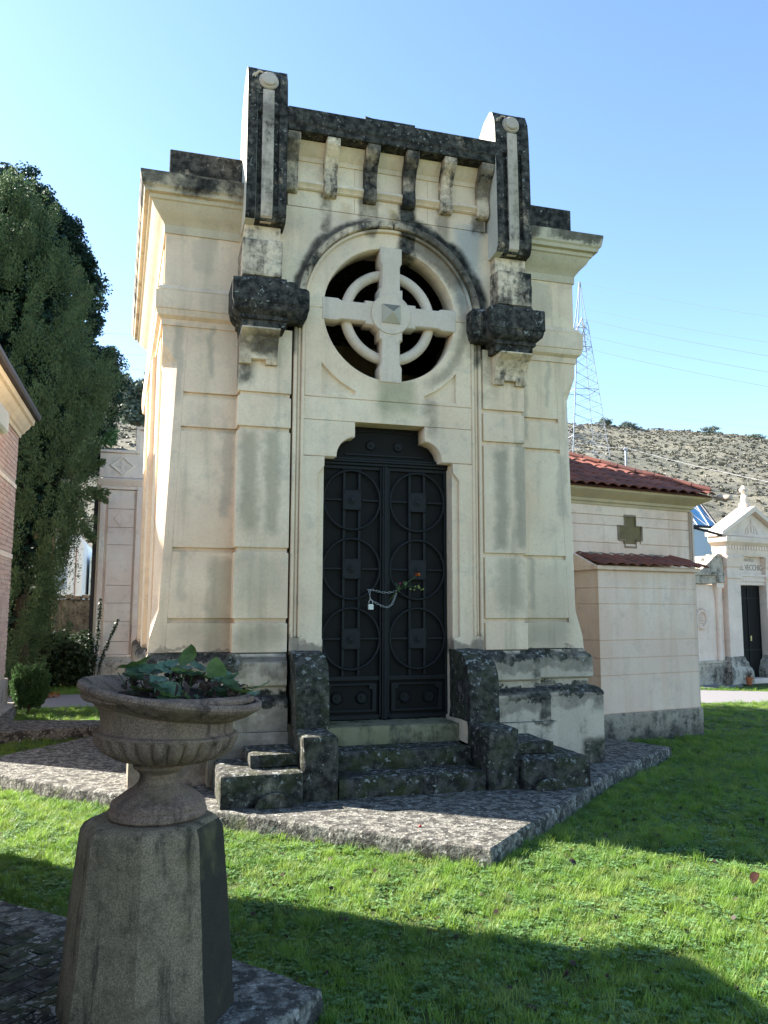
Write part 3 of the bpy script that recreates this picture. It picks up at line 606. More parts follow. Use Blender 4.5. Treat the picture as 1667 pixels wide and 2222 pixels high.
# pinnacles with cap block, neck and bracket
tp = [(-.30, 5.285), (-.40, 5.30), (-.435, 5.36), (-.445, 5.46), (-.425, 6.30), (-.41, 6.62), (-.39, 6.78), (-.335, 6.90), (-.28, 6.935), (-.12, 6.90), (.02, 6.80), (.12, 6.66), (.17, 6.50), (.19, 6.2), (.19, 5.285)]
for sx in (-1, 1):
    P = empty('pinnacle'); P.parent = mau
    q0, q1 = sorted((sx*1.108, sx*1.50))
    f = lambda a, b_: tuple(sorted((sx*a, sx*b_)))
    # body in vertical slices so the front shows two sunk grooves
    yf = lambda z: -.445+(z-5.46)*.0179
    body = [(y+(.0), z) for y, z in tp]
    for (a, b_, inset) in ((1.108, 1.19, 0), (1.19, 1.232, .03), (1.232, 1.365, .006), (1.365, 1.405, .03), (1.405, 1.50, 0)):
        pr = []
        for (y, z) in tp:
            pr.append((y, z))
        if inset:
            pr = [(-.30, 5.285), (-.40, 5.30), (-.435, 5.36), (-.444, 5.43), (-.443+inset, 5.46), (-.422+inset, 6.38), (-.4235, 6.41), (-.41, 6.62), (-.39, 6.78), (-.335, 6.90), (-.28, 6.935), (-.12, 6.90), (.02, 6.80), (.12, 6.66), (.17, 6.50), (.19, 6.2), (.19, 5.285)]
        c_, d_ = f(a, b_); B_ = B(); B_.prism(pr, 'x', c_+.0002, d_-.0002); B_.build('pinnacle_body' if inset == 0 else 'pinnacle_panel', TOWSIDE if (a == 1.108 and sx > 0) or (b_ == 1.50 and sx < 0) else CRUST, P)
    # black crust facing on the front edge strips, pale central strip
    for (a, b_) in ((1.110, 1.188), (1.407, 1.498)):
        c_, d_ = f(a, b_); B_ = B(); B_.loft([[(c_, y-.004, z), (d_, y-.004, z), (d_, y+.03, z), (c_, y+.03, z)] for y, z in ((-.40, 5.302), (-.435, 5.36), (-.445, 5.46), (-.425, 6.30), (-.41, 6.62), (-.39, 6.78), (-.335, 6.90))]); B_.build('edge_strip', CRUST, P)
    c_, d_ = f(1.243, 1.355); B_ = B(); B_.loft([[(c_, y-.014, z), (d_, y-.014, z), (d_, y+.03, z), (c_, y+.03, z)] for y, z in ((-.36, 5.292), (-.42, 5.335), (-.442, 5.46), (-.425, 6.30), (-.412, 6.64))]); B_.build('pale_strip', PALE, P, .004)
    B_ = B(); B_.lathe([(.0, 0), (.09, 0), (.098, .012), (.09, .03), (.078, .032), (.074, .05), (.066, .058), (0.001, .062)], 28, caps=False)
    B_.build('disc', PALE, P, smooth='auto', xf=Matrix.Translation((sx*1.298, -.385, 6.745)) @ Matrix.Rotation(R(90-8), 4, 'X'))
    for (dx, r_) in ((-.085, .05), (-.125, .035)):
        B_ = B(); B_.tube([(sx*1.298+dx+r_*math.cos(R(a)), -.385, 6.755+1.7*r_*math.sin(R(a))) for a in range(60, 200, 20)], .012, 6); B_.build('volute', CRUST_LIGHT, P, smooth=True)
    # neck
    b = B(); c_, d_ = f(1.14, 1.49); b.box(c_, d_, -.30, .02, 5.10, 5.29); b.build('neck_upper', BRACK, P, .006)
    b = B(); c_, d_ = f(1.125, 1.515); b.gbox(c_, d_, -.40, .02, 4.74, 5.115, .04).roughen(.006, 10, .01); b.build('neck', NECK, P, smooth='auto')
    # cap block: moulded, wider than the pilaster, with a side return towards the window
    prof = [(-.05, 4.735), (.012, 4.728), (.018, 4.70), (.06, 4.688), (.104, 4.668), (.110, 4.655), (.110, 4.452), (.100, 4.44), (.100, 4.425), (.088, 4.385), (.050, 4.350), (.036, 4.342), (.036, 4.305), (.012, 4.295), (.008, 4.228), (-.05, 4.226)]
    b = B(); b.sweep([(1.10, -.19), (1.10, -.395), (1.495, -.395), (1.495, .0)][0:], prof, sx, -.08)
    b.box(*f(1.13, 1.48), -.37, -.02, 4.226, 4.734)
    b.build('cap_block', CRUST, P)
    prof2 = [(-.02, 4.70), (.02, 4.69), (.045, 4.66), (.05, 4.63), (.05, 4.47), (.04, 4.44), (.03, 4.39), (.01, 4.35), (-.02, 4.34)]
    b = B(); b.sweep([(.90, -.16), (.90, -.30), (1.05, -.30)], prof2, sx, -.04); b.box(*f(.93, 1.05), -.28, -.18, 4.345, 4.695); b.build('cap_return', CRUST, P)
    bp_ = [(-.18, 3.92), (-.235, 3.925), (-.255, 3.97), (-.262, 4.03), (-.29, 4.10), (-.34, 4.16), (-.41, 4.20), (-.43, 4.212), (-.43, 4.226), (-.18, 4.226)]
    for (a, b_, zc) in ((1.14, 1.25, 0), (1.25, 1.39, .045), (1.39, 1.50, 0)):
        c_, d_ = f(a, b_); pp = [(y, max(z, 3.92+zc)) for y, z in bp_]; B_ = B(); B_.prism(pp, 'x', c_, d_); B_.build('bracket', BRACK, P)
# door
door_x = CX; YD = 0.0
dr = empty('door'); dr.parent = mau
def leafparts(sx):
    L = B(); L.box(*sorted((CX+sx*.03, CX+sx*.70)), YD+.035, YD+.05, .50, 3.03); L = L.build('door_leaf', IRONB, mau)
    def add(b, n='frame', m=IRON, bev=.003, **k): return b.build(n, m, L, bev, **k)
    xc = CX+sx*.345
    b = B(); b.box(*sorted((CX+sx*.034, CX+sx*.052)), YD-.01, YD+.034, .52, 3.02); add(b)
    b = B(); b.box(*sorted((CX+sx*.64, CX+sx*.70)), YD, YD+.034, .52, 3.02); add(b)
    for (z0, z1) in ((.505, .55), (.88, .925), (2.985, 3.02)):
        b = B(); b.box(*sorted((CX+sx*.053, CX+sx*.64)), YD, YD+.034, z0, z1); add(b, 'rail')
    for dx in (-.079, .079):
        b = B(); b.box(xc+dx-.0135, xc+dx+.0135, YD-.002, YD+.024, .926, 2.984); add(b, 'upright_bar')
    for z in (2.67, 1.978, 1.288):
        b = B(); b.tube([(xc+.292*math.cos(R(a)), YD-.006, z+.30*math.sin(R(a))) for a in range(0, 360, 7)], .0135, 6, True); add(b, 'iron_ring', bev=0, smooth=True)
        for (a, c_) in ((-.285, -.103), (.103, .285)):
            b = B(); b.box(xc+a, xc+c_, YD+.0, YD+.02, z-.010, z+.010); add(b, 'cross_bar')
        b = B(); b.box(xc-.097, xc+.097, YD-.016, YD-.003, z-.103, z+.103); add(b, 'square_plate', bev=.006)
        b = B(); b.lathe([(.001, .03), (.02, .03), (.026, .022), (.028, .012), (.045, .010), (.05, .002), (.062, .0), (.064, -.01)], 20, caps=False); add(b, 'rosette', bev=0, smooth='auto', xf=Matrix.Translation((xc, YD-.017, z)) @ Matrix.Diagonal((.85, .7, .85, 1)) @ Matrix.Rotation(R(90), 4, 'X'))
        for (a, c_) in ((-.078, -.084), (.078, -.084), (-.078, .084), (.078, .084)):
            b = B(); b.lathe([(.001, .006), (.005, .004), (.007, 0)], 8, caps=False); add(b, 'rivet', bev=0, xf=Matrix.Translation((xc+a, YD-.016, z+c_)) @ Matrix.Rotation(R(90), 4, 'X'))
    # bottom panel: sunk frame with notched corners and two rosettes
    o = [(xc-.27, .575), (xc+.27, .575), (xc+.27, .855), (xc-.27, .855)]
    h = [(xc-.225, .60), (xc+.225, .60), (xc+.225, .79), (xc+.19, .80), (xc+.19, .832), (xc-.19, .832), (xc-.19, .80), (xc-.225, .79)]
    plate('panel_frame', o, [h], YD+.005, YD+.034, IRON, L, .004)
    for dx in (-.125, .125):
        b = B(); b.lathe([(.001, .026), (.016, .024), (.02, .012), (.04, .012), (.052, .022), (.062, .01), (.066, -.002)], 24, caps=False); add(b, 'rosette', bev=0, smooth='auto', xf=Matrix.Translation((xc+dx, YD+.03, .715)) @ Matrix.Rotation(R(90), 4, 'X'))
leafparts(-1); leafparts(1)
bpy.data.objects.remove(dr)
b = B(); b.box(CX-.031, CX+.031, YD-.03, YD+.03, .50, 3.02); b.box(CX-.012, CX+.012, YD-.042, YD-.029, .50, 3.02); b.build('door_stile', IRON, mau, .004)
for (z0, z1, y) in ((3.022, 3.05, -.03), (3.051, 3.075, -.05), (3.076, 3.10, -.035)):
    b = B(); b.box(CX-.69, CX+.69, YD+y, YD+.05, z0, z1); b.build('transom', IRON, mau, .005)
b = B(); b.box(CX-.66, CX+.66, YD+.02, YD+.05, 3.101, 3.50); tym = b.build('door_tympanum', IRONB, mau)
b = B(); b.box(CX-.42, CX+.42, YD+.005, YD+.021, 3.13, 3.15); b.build('tympanum_rail', IRON, tym, .003)
b = B(); b.tube([(CX+sx_, YD+.012, z_) for sx_, z_ in ((-.50, 3.15), (-.47, 3.24), (-.40, 3.29), (-.33, 3.31), (-.30, 3.38), (0, 3.39), (.30, 3.38), (.33, 3.31), (.40, 3.29), (.47, 3.24), (.50, 3.15))], .008, 6); b.build('tympanum_bead', IRON, tym, smooth=True)
for dx in (-.145, .145):
    b = B(); b.lathe([(.001, .03), (.014, .028), (.018, .014), (.036, .014), (.046, .02), (.055, .0)], 20, caps=False); b.build('rosette', IRON, tym, smooth='auto', xf=Matrix.Translation((CX+dx, YD+.018, 3.24)) @ Matrix.Rotation(R(90), 4, 'X'))
# door piers, steps
def rpart(name, mat, args, amp=.006, rnd=.012, step=.04, freq=8):
    b = B(); b.gbox(*args, step).roughen(amp, freq, rnd, rng.random()*9); return b.build(name, mat, mau, smooth='auto')
for sx in (-1, 1):
    f = lambda a, b_: tuple(sorted((sx*a+.0, sx*b_+.0)))
    # upper pier with curved top
    b = B(); pp = [(-.10, .52), (-.655, .52), (-.655, .86), (-.64, .90), (-.62, .98), (-.57, 1.07), (-.49, 1.14), (-.40, 1.175), (-.22, 1.19), (-.10, 1.19)]
    # extend as fine rows for roughness
    xs_ = np.linspace(f(.665, .975)[0], f(.665, .975)[1], 9)
    dense = []
    for (p, q) in zip(pp, pp[1:]+pp[:1]):
        n = max(1, int(math.hypot(q[0]-p[0], q[1]-p[1])/.05)); dense += [(p[0]+(q[0]-p[0])*k/n, p[1]+(q[1]-p[1])*k/n) for k in range(n)]
    b.loft([[(x, p[0], p[1]) for p in dense] for x in xs_]).roughen(.007, 9, .010, sx); b.build('door_pier', PIERM, mau, smooth='auto')
    rpart('low_pier', PIERM, (*f(.672, .985), -1.055, -.55, -.01, .53), .007, .02)
    rpart('side_block', PIERM, (*f(.98, 1.66), -1.12, -.36, -.01, .262), .007, .014)
    rpart('side_block_top', PIERM, (*f(.98, 1.40), -.90, -.38, .264, .375), .006, .012)
    b = B(); b.box(*f(.672, .70), -.55, 0, .33, .53); b.build('sill_cheek', BAY, mau)
rpart('step', STEPM, (-.67, .67, -1.03, -.6, -.01, .165), .006, .014)
rpart('step', STEPM, (-.67, .67, -.70, -.3, .15, .325), .006, .014)
rpart('sill', SILLM, (-.668, .668, -.37, .06, .31, .497), .005, .010)

# things on the door
ch = empty('door_chain', (CX, -.06, 1.75), label='thin steel chain looped round the middle of the iron door leaves', cat='chain')
def linkmesh():
    b = B(); b.tube([(.011*math.cos(R(a))+(.009 if math.cos(R(a)) > 0 else -.009), .0075*math.sin(R(a)), 0) for a in range(0, 360, 24)], .0026, 6, True)
    return b
lk = None
def chain_along(pts):
    global lk
    P = [Vector(p) for p in pts]; seg = [(P[i+1]-P[i]).length for i in range(len(P)-1)]; T = sum(seg); n = int(T/.030); k = 0
    for i in range(n+1):
        t = i/n*T; j = 0
        while j < len(seg)-1 and t > seg[j]: t -= seg[j]; j += 1
        p = P[j].lerp(P[j+1], min(1, t/seg[j])); d = (P[j+1]-P[j]).normalized()
        rot = (d.to_track_quat('X', 'Z').to_matrix() @ Matrix.Rotation(R(90) if i % 2 else R(15), 3, 'X')).to_euler()
        if lk is None: lk = linkmesh().build('chain_link', CHAINM, ch, smooth=True); o = lk
        else: o = lk.copy(); col.objects.link(o); o.parent = ch
        o.location = p-ch.location; o.rotation_euler = rot
yc = -.055
chain_along([(-.155, yc+.01, 1.77), (-.12, yc, 1.768), (-.07, yc, 1.757), (-.02, yc-.01, 1.745), (.03, yc-.01, 1.742), (.09, yc, 1.75), (.14, yc+.01, 1.768)])
chain_along([(-.105, yc-.005, 1.652), (-.075, yc-.01, 1.635), (-.04, yc-.015, 1.615), (0, yc-.018, 1.602), (.03, yc-.018, 1.60), (.06, yc-.015, 1.612), (.085, yc-.01, 1.64), (.105, yc-.005, 1.68), (.125, yc, 1.73), (.13, yc+.01, 1.755)])
chain_along([(-.15, yc, 1.755), (-.15, yc-.008, 1.72), (-.145, yc-.01, 1.685)])
lock = empty('padlock', (-.14, yc-.012, 1.60), label='small grey steel padlock hanging from the chain on the iron door', cat='padlock')
b = B(); b.box(-.027, .027, -.010, .010, -.025, .028); b.build('lock_body', LOCKM, lock, .004, seg=2)
b = B(); b.tube([(-.018, 0, .025), (-.018, 0, .052), (-.013, 0, .066), (0, 0, .073), (.013, 0, .066), (.018, 0, .052), (.018, 0, .025)], .0045, 8); b.build('shackle', LOCKM, lock, smooth=True)
b = B(); [b.box(-.02, .02, -.0115, -.0095, z, z+.003) for z in (-.012, -.004, .004, .012)]; b.build('lock_ridges', LOCKM, lock)
# flowers tucked in the chain
fl = empty('flower_bunch', (.1, -.09, 1.72), label='wilting bunch with an orange-red rose pushed behind the door chain', cat='flowers')
def L_(p): return (p[0]-.1, p[1]+.09, p[2]-1.72)
def stemp(pts, r=.003): b = B(); b.tube([L_(p) for p in pts], r, 6); b.build('stem', STEM, fl, smooth=True)
stemp([(.045, -.07, 1.66), (.12, -.085, 1.75), (.2, -.1, 1.83), (.285, -.11, 1.885), (.325, -.115, 1.915)])
stemp([(.07, -.07, 1.68), (.13, -.09, 1.77), (.155, -.1, 1.82)])
stemp([(.1, -.07, 1.74), (.2, -.1, 1.80), (.27, -.11, 1.805), (.33, -.12, 1.79), (.39, -.12, 1.775)], .002)
def petals(c, r, n, m, name):
    for k in range(n):
        a = k*2.4; t = .3+.7*k/n
        b = B(); V_ = [(0, 0, 0), (r*.55, -r*.5*t, r*.55), (r*.3, -r*.2, r*1.2), (-r*.3, -r*.2, r*1.2), (-r*.55, -r*.5*t, r*.55)]
        vs = [b.bm.verts.new(p) for p in V_]; b.bm.faces.new(vs)
        c_ = L_(c); b.build(name, m if k % 3 else (BUD if m is ROSE else m), fl, xf=Matrix.Translation(c_) @ Matrix.Rotation(a, 4, 'Z') @ Matrix.Rotation(.5*t, 4, 'X'), recalc=False)
petals((.335, -.12, 1.905), .032, 11, ROSE, 'petal'); petals((.155, -.1, 1.82), .022, 7, PINKP, 'petal')
def leafmesh(L=.05, w_=.03, curl=.2, n=5):
    b = B(); rows = []
    for i in range(n+1):
        t = i/n; ww = w_*math.sin(math.pi*min(1, .08+t*.92))**.75*(1.15-.5*t)
        z = curl*L*math.sin(t*2.2); rows.append([(-ww, t*L, z+.25*ww), (-ww*.5, t*L, z+.05*ww), (0, t*L, z), (ww*.5, t*L, z+.05*ww), (ww, t*L, z+.25*ww)])
    b.loft(rows, False, False); return b
for k in range(16):
    p = (.12+rng.random()*.16, -.10-.02*rng.random(), 1.75+rng.random()*.09)
    leafmesh(.045, .014, .4).build('flower_leaf', STEM if k % 2 else SPRIG, fl, xf=Matrix.Translation(L_(p)) @ Matrix.Rotation(rng.uniform(-2.5, 1), 4, 'Y') @ Matrix.Rotation(rng.uniform(-1, 1), 4, 'X'), recalc=False)
for p in ((.25, -.12, 1.775), (.29, -.12, 1.77), (.30, -.12, 1.805), (.35, -.12, 1.785), (.365, -.12, 1.77), (.385, -.12, 1.775), (.34, -.12, 1.80)):
    leafmesh(.034, .009, .4).build('bud', BUD, fl, xf=Matrix.Translation(L_(p)) @ Matrix.Rotation(rng.uniform(-2.8, -1.6), 4, 'Y') @ Matrix.Rotation(R(-70), 4, 'X'), recalc=False)

# ================================================================== URN ON PEDESTAL
PC = Vector((-2.20, -4.27, 0))
ped = empty('pedestal', PC, label='tapered octagonal concrete pedestal standing in the shade under the urn', cat='pedestal')
b = B(); rows = []
for (z, r_) in [(0, .318), (.02, .322)]+[(.02+.68*i/14, .322-.056*i/14) for i in range(1, 15)]+[(.708, .265), (.735, .248), (.748, .225), (.752, .12)]:
    rows.append([((r_*1.08239*math.cos(R(22.5+45*k+15))*(1 if i_ == 0 else 1)), (r_*1.08239*math.sin(R(22.5+45*k+15))), z) for k in range(8) for i_ in (0,)])
# densify each octagon edge
def dens(row, n=6): return [tuple(row[i][c]+(row[(i+1) % len(row)][c]-row[i][c])*k/n for c in range(3)) for i in range(len(row)) for k in range(n)]
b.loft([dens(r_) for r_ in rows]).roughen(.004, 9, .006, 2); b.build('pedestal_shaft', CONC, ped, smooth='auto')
urn = empty('urn', PC+Vector((.02, 0, .751)), label='reddish fluted stone urn with rounded lobes standing on the octagonal pedestal', cat='urn')
b = B(); b.lathe([(.20, 0), (.213, .01), (.214, .028), (.205, .045), (.207, .055), (.20, .072), (.185, .085), (.15, .112), (.115, .135), (.092, .16), (.084, .185), (.086, .205), (.10, .222), (.115, .232), (.118, .245), (.108, .255)], 56).roughen(.0025, 14, 0, 5); b.build('urn_foot', URNM, urn, smooth='auto', xf=Matrix.Diagonal((.92, .92, .83, 1)))
def gad(r, z, a):
    k = max(0, min(1, (z-.262)/.03))*max(0, min(1, (.385-z)/.025)); return r*(1-.095*k*(1-abs(math.sin(a*14))**.6))
b = B(); b.lathe([(.10, .255)]+[(.13+(.33-.13)*math.sin(t*math.pi/2), .262+.115*(1-math.cos(t*math.pi/2))) for t in np.linspace(0, 1, 14)]+[(.332, .388), (.326, .398), (.308, .405), (.303, .42), (.305, .455), (.312, .49), (.325, .51), (.335, .515), (.338, .525), (.362, .54), (.388, .545), (.398, .553), (.40, .566), (.392, .578), (.365, .585), (.33, .575), (.30, .54), (.1, .5)], 224, fn=gad).roughen(.003, 12, 0, 8)
b.build('urn_bowl', URNM, urn, smooth='auto', xf=Matrix.Translation((.012, 0, -.010)) @ Matrix.Rotation(R(2.2), 4, 'Y') @ Matrix.Diagonal((.88, .88, .87, 1)))
# the shallow dish lies tilted on the urn
TL = Matrix.Rotation(R(4.6), 4, 'Y')
dish = empty('dish', PC+Vector((.055, 0, 1.205)), label='wide shallow stone dish resting tilted on the urn, filled with round leaves', cat='dish')
dish.rotation_euler = (R(2), R(8), 0)
b = B(); b.lathe([(.15, -.055), (.24, -.05), (.30, -.035), (.345, -.012), (.372, .008), (.388, .018), (.396, .030), (.394, .043), (.384, .050), (.368, .048), (.345, .032), (.29, .004), (.2, -.01), (.05, -.015)], 96).roughen(.003, 11, 0, 3); b.build('dish_bowl', URNM, dish, smooth='auto', xf=Matrix.Diagonal((.955, .955, 1, 1)))
pl = empty('bowl_plant', PC+Vector((.08, 0, 1.205)), label='low plant with round blue-green leaves and dead brown foliage growing in the tilted dish', cat='plant')
b = B()
rows = []
for i in range(9):
    r_ = .27*(1-i/8)+.001; rows.append([(r_*math.cos(a)*1.0+.03, r_*math.sin(a), .055*(1-(r_/.27)**2)+.02*mnoise.noise(Vector((r_*9*math.cos(a), r_*9*math.sin(a), 1)))) for a in np.linspace(0, 2*math.pi, 40, endpoint=False)])
b.loft(rows, True, False).roughen(.012, 14); b.build('soil', SOIL, pl, smooth=True)
pl.rotation_euler = (0, R(6), 0)
# brown dead leaf litter
for k in range(80):
    a = rng.uniform(0, 6.283); r_ = .25*math.sqrt(rng.random()); p = (r_*math.cos(a)+.03, r_*math.sin(a), .02+.05*(1-(r_/.27)**2)+rng.random()*.03)
    leafmesh(rng.uniform(.035, .055), .015, rng.uniform(.3, .9), 4).build('dead_leaf', BRL, pl, xf=Matrix.Translation(p) @ Matrix.Rotation(rng.uniform(0, 6.3), 4, 'Z') @ Matrix.Rotation(rng.uniform(-.5, .9), 4, 'X') @ Matrix.Rotation(rng.uniform(-.8, .8), 4, 'Y'), recalc=False)
# green leaves: hand placed (x right, y depth, z) , size, yaw, pitch, material
def roundleaf(L, w_, curl):
    b = B(); rows = []
    for i in range(9):
        t = i/8; ww = w_*(math.sin(math.pi*(t**.8)))**.6 if 0 < t < 1 else .001
        z = curl*L*(t-.5)**2*2
        rows.append([(ww*q, t*L, z+abs(q)*ww*.28+(.004 if abs(q) == 1 else 0)*math.sin(t*20)) for q in (-1, -.66, -.33, 0, .33, .66, 1)])
    b.loft(rows, False, False); return b
LV = [(-.215, -.06, .075, .10, .040, -60, 15, 0), (-.25, -.02, .085, .11, .035, -80, 25, 1), (-.17, -.05, .085, .075, .036, -70, 5, 0), (-.15, -.12, .055, .085, .042, -120, -10, 0), (-.20, -.14, .03, .075, .03, -100, 0, 1), (-.05, -.13, .07, .075, .040, 190, -55, 0), (-.045, -.04, .10, .08, .03, -60, 0, 1), (-.02, -.02, .09, .09, .03, -95, 5, 0),
      (.015, .03, .12, .085, .030, -20, 50, 1), (.05, 0, .10, .11, .030, -110, -10, 1), (.15, -.03, .07, .085, .035, 15, 60, 1), (.09, -.12, .05, .09, .032, -105, 0, 0), (.12, -.11, .05, .075, .034, -80, -20, 0), (.20, -.10, .045, .075, .032, -100, 5, 1), (.05, -.17, .02, .075, .025, -95, -20, 0), (.24, -.04, .06, .085, .024, 40, -10, 0),
      (.16, -.18, .02, .065, .026, -80, -10, 0), (.25, -.11, .03, .07, .024, -60, 10, 0), (-.08, -.18, .02, .07, .02, -95, 0, 1), (.28, -.02, .05, .08, .012, -80, 20, 0), (-.1, .03, .1, .08, .03, -60, 20, 0), (.0, -.16, .04, .06, .022, -130, -30, 1), (.10, .06, .10, .08, .03, 30, 20, 0), (-.2, .05, .08, .08, .03, -30, 20, 1), (.2, .05, .07, .07, .03, 10, 30, 0)]
for k in range(16):
    a = rr.uniform(0, 6.283); q = rr.uniform(.06, .25); LV.append((q*math.cos(a)+.02, q*math.sin(a)*.9, .045+.05*(1-q/.25)+rr.uniform(0, .02), rr.uniform(.055, .08), rr.uniform(.026, .034), math.degrees(a)-90+rr.uniform(-50, 50), rr.uniform(-15, 30), 0 if rr.random() < .65 else 1))
for (x, y, z, L, w_, yaw, pit, m) in LV:
    z += .015; L *= 1.4; w_ *= 1.32; roundleaf(L, w_, .25).build('round_leaf', PLT if m == 0 else PLT2, pl, smooth=True, xf=Matrix.Translation((x, y, z)) @ Matrix.Rotation(R(yaw), 4, 'Z') @ Matrix.Rotation(R(pit), 4, 'X') @ Matrix.Rotation(R(rng.uniform(-20, 20)), 4, 'Y'), recalc=False)
    b = B(); b.tube([(x*.8, y*.6, .02), (x*.9, y*.8, z*.7), (x, y, z)], .0022, 5); b.build('leaf_stalk', STEM, pl)

# ================================================================== PINK BUILDING WITH TILED ROOF (right)
A1 = R(11.5)
pk = empty('tiled_tomb', (5.414, 2.387, G), A1, label='pinkish stone tomb house with red tiled roof and cross window behind the mausoleum', cat='tomb house')
def PB(): return B()
wallx0 = -3.4
jz = [0.0, .40, .62+.0, .95, 1.18, 1.62, 2.05, 2.30, 2.65, 2.895, 3.035, 3.20]
b = PB(); b.box(wallx0+.02, -.02, .02, 3.0, 0, 3.22); b.build('wall_core', REN, pk)
for i in range(len(jz)-1):
    z0, z1 = jz[i]+.004, jz[i+1]-.004
    if z1 < .42: continue
    # split around the cross window (z 2.63..3.04)
    if jz[i] >= 2.64 and jz[i] < 3.03:
        xa, xb = (-1.38, -.965) if jz[i] < 2.89 else (-1.27, -1.07)
        for (p, q) in ((wallx0, xa), (xb, 0)):
            b = PB(); b.box(p, q, 0, .03, z0, z1); b.build('stone_course', REN, pk, .003)
        continue
    b = PB(); b.box(wallx0, 0, 0, .03, z0, z1); b.build('stone_course', REN, pk, .003)
# window: sunk cross with rim
cp = [(-1.27, 2.62), (-1.07, 2.62), (-1.07, 2.71), (-.965, 2.71), (-.965, 2.90), (-1.07, 2.90), (-1.07, 3.035), (-1.27, 3.035), (-1.27, 2.90), (-1.38, 2.90), (-1.38, 2.71), (-1.27, 2.71)]
OLV = plain('ochre_window_pane', (.17, .12, .05), .7, 0, .6, 5, .2)
cpb = [(x*1.0+(x+1.17)*.14, z+(z-2.83)*.14) for x, z in cp]
o = plate('cross_window_rim', cpb, [cp], -.012, .02, stone('rim_stone', base=(.33, .23, .16), black=.3), pk, .003)
cpi = plate('window_pane', cp, [], .004, .016, OLV, pk, .002); 
for p in (bpy.data.objects['wall_core'],): pass
b = PB(); b.box(wallx0, .02, -.02, .02, 0, .40); b.roughen(.0); b.build('base_course', RENBASE, pk, .01)
b = PB(); b.box(-.005, .0, 0, 3.0, 0, 3.2); b.build('flank_wall', REN, pk)
# cornice: swept around the front and the right flank
b = PB(); b.sweep([(wallx0, 0), (0, 0), (0, 3.0)], [(0, 3.17), (.02, 3.17), (.03, 3.20), (.06, 3.215), (.07, 3.25), (.10, 3.265), (.16, 3.30), (.22, 3.33), (.24, 3.345), (.24, 3.375), (0, 3.40)], 1, -.05); b.build('cornice', stone('ochre_cornice', base=(.62, .48, .30), streak=.3), pk, smooth='auto')
b = PB(); b.tube([(.30, -.30, 3.37), (.30, -.38, 3.36), (.26, -.55, 3.34)], .045, 10); b.build('gutter_spout', PIPE, pk, smooth=True)
b = PB(); b.tube([(.0, .06, 2.98), (.38, -.28, 2.82)], .02, 8); b.build('drain_rod', GUTTER, pk, smooth=True)
b = PB(); b.box(.0, .075, -.045, .035, .0, 3.18); b.build('downpipe', PIPE, pk, .02, seg=2)
b = PB(); b.box(-.075, .02, -.07, -.03, .42, .60); b.build('junction_box', plain('grey_box', (.3, .3, .28), .6), pk, .006)
# projecting block with its own small tiled roof
bx0, bx1, byf = -2.21, -.43, -.46
b = PB(); b.box(bx0+.012, bx1-.012, byf+.012, -.0, 0, 2.10+.15); b.build('projection_core', REN, pk)
bj = [.40, .88, 1.10, 1.33, 1.80, 2.01, 2.24]
for i in range(len(bj)-1):
    b = PB(); b.box(bx0, bx1, byf, -.002, bj[i]+.004, bj[i+1]-.004); b.build('stone_course', REN, pk, .003)
b = PB(); b.box(bx0-.03, bx1+.03, byf-.03, .0, 0, .395); b.build('base_course', RENBASE, pk, .01)
b = PB(); b.box(bx0-.06, bx1+.05, byf-.06, -.0, 2.245, 2.30); b.build('projection_cornice', REN, pk, .008)
b = PB(); b.prism([(byf-.0, 2.30), (0.0, 2.30), (0.0, 2.50)], 'x', bx0-.05, bx0+.0); b.build('gable_end', REN, pk, .004)
def tilemesh(L=.34, w_=.19, h=.034, th=.014):
    b = B(); n = 8; rows = []
    for (y, k) in ((0, 1.06), (L, .94)):
        o = []; i_ = []
        for q in range(n+1):
            t = q/n; x = (t-.5)*w_*k; z = h*math.sin(math.pi*t)**1.0*(1.0) if True else 0
            o.append((x, y, z+th)); i_.append((x, y, z))
        rows.append(o+i_[::-1])
    b.loft(rows); return b
tile0 = None
def put_tile(par, M_, s=(1, 1, 1)):
    global tile0
    if tile0 is None: tile0 = tilemesh().build('roof_tile', TILE, par, smooth='auto'); o = tile0
    else: o = tile0.copy(); col.objects.link(o); o.parent = par
    o.matrix_local = M_ @ Matrix.Diagonal((*s, 1)); return o
def tile_field(par, x0, x1, y0, z0, slope, rows, dx=.19, run=.30, clip=None):
    n = int((x1-x0)/dx)
    for r_ in range(rows):
        for c_ in range(n+1):
            x = x0+c_*dx+rng.uniform(-.006, .006); y = y0+r_*run*math.cos(slope); z = z0+r_*run*math.sin(slope)+.012*r_*0
            if clip and not clip(x, r_): continue
            put_tile(par, Matrix.Translation((x, y, z+rng.uniform(0, .006))) @ Matrix.Rotation(slope-.05, 4, 'X') @ Matrix.Rotation(rng.uniform(-.03, .03), 4, 'Z'))
# main roof: hip, eave at z ~3.40, local y -.3
sl = R(24)
hipx = lambda r_: .24-.25*r_
tile_field(pk, -3.3, .42, -.33, 3.39, sl, 6, clip=lambda x, r_: x < hipx(r_)+.02)
b = PB(); n = [(-3.45, -.30, 3.375), (.25, -.30, 3.375), (.25, 3.2, 3.375), (-3.45, 3.2, 3.375)]
vs = [b.bm.verts.new(p) for p in n]+[b.bm.verts.new((-1.1, 1.42, 4.10)), b.bm.verts.new((-1.95, 1.42, 4.10))]
for f_ in ((0, 1, 4, 5), (1, 2, 4), (2, 3, 5, 4), (3, 0, 5), (3, 2, 1, 0)): b.bm.faces.new([vs[i] for i in f_])
b.build('roof_deck', TILE, pk)
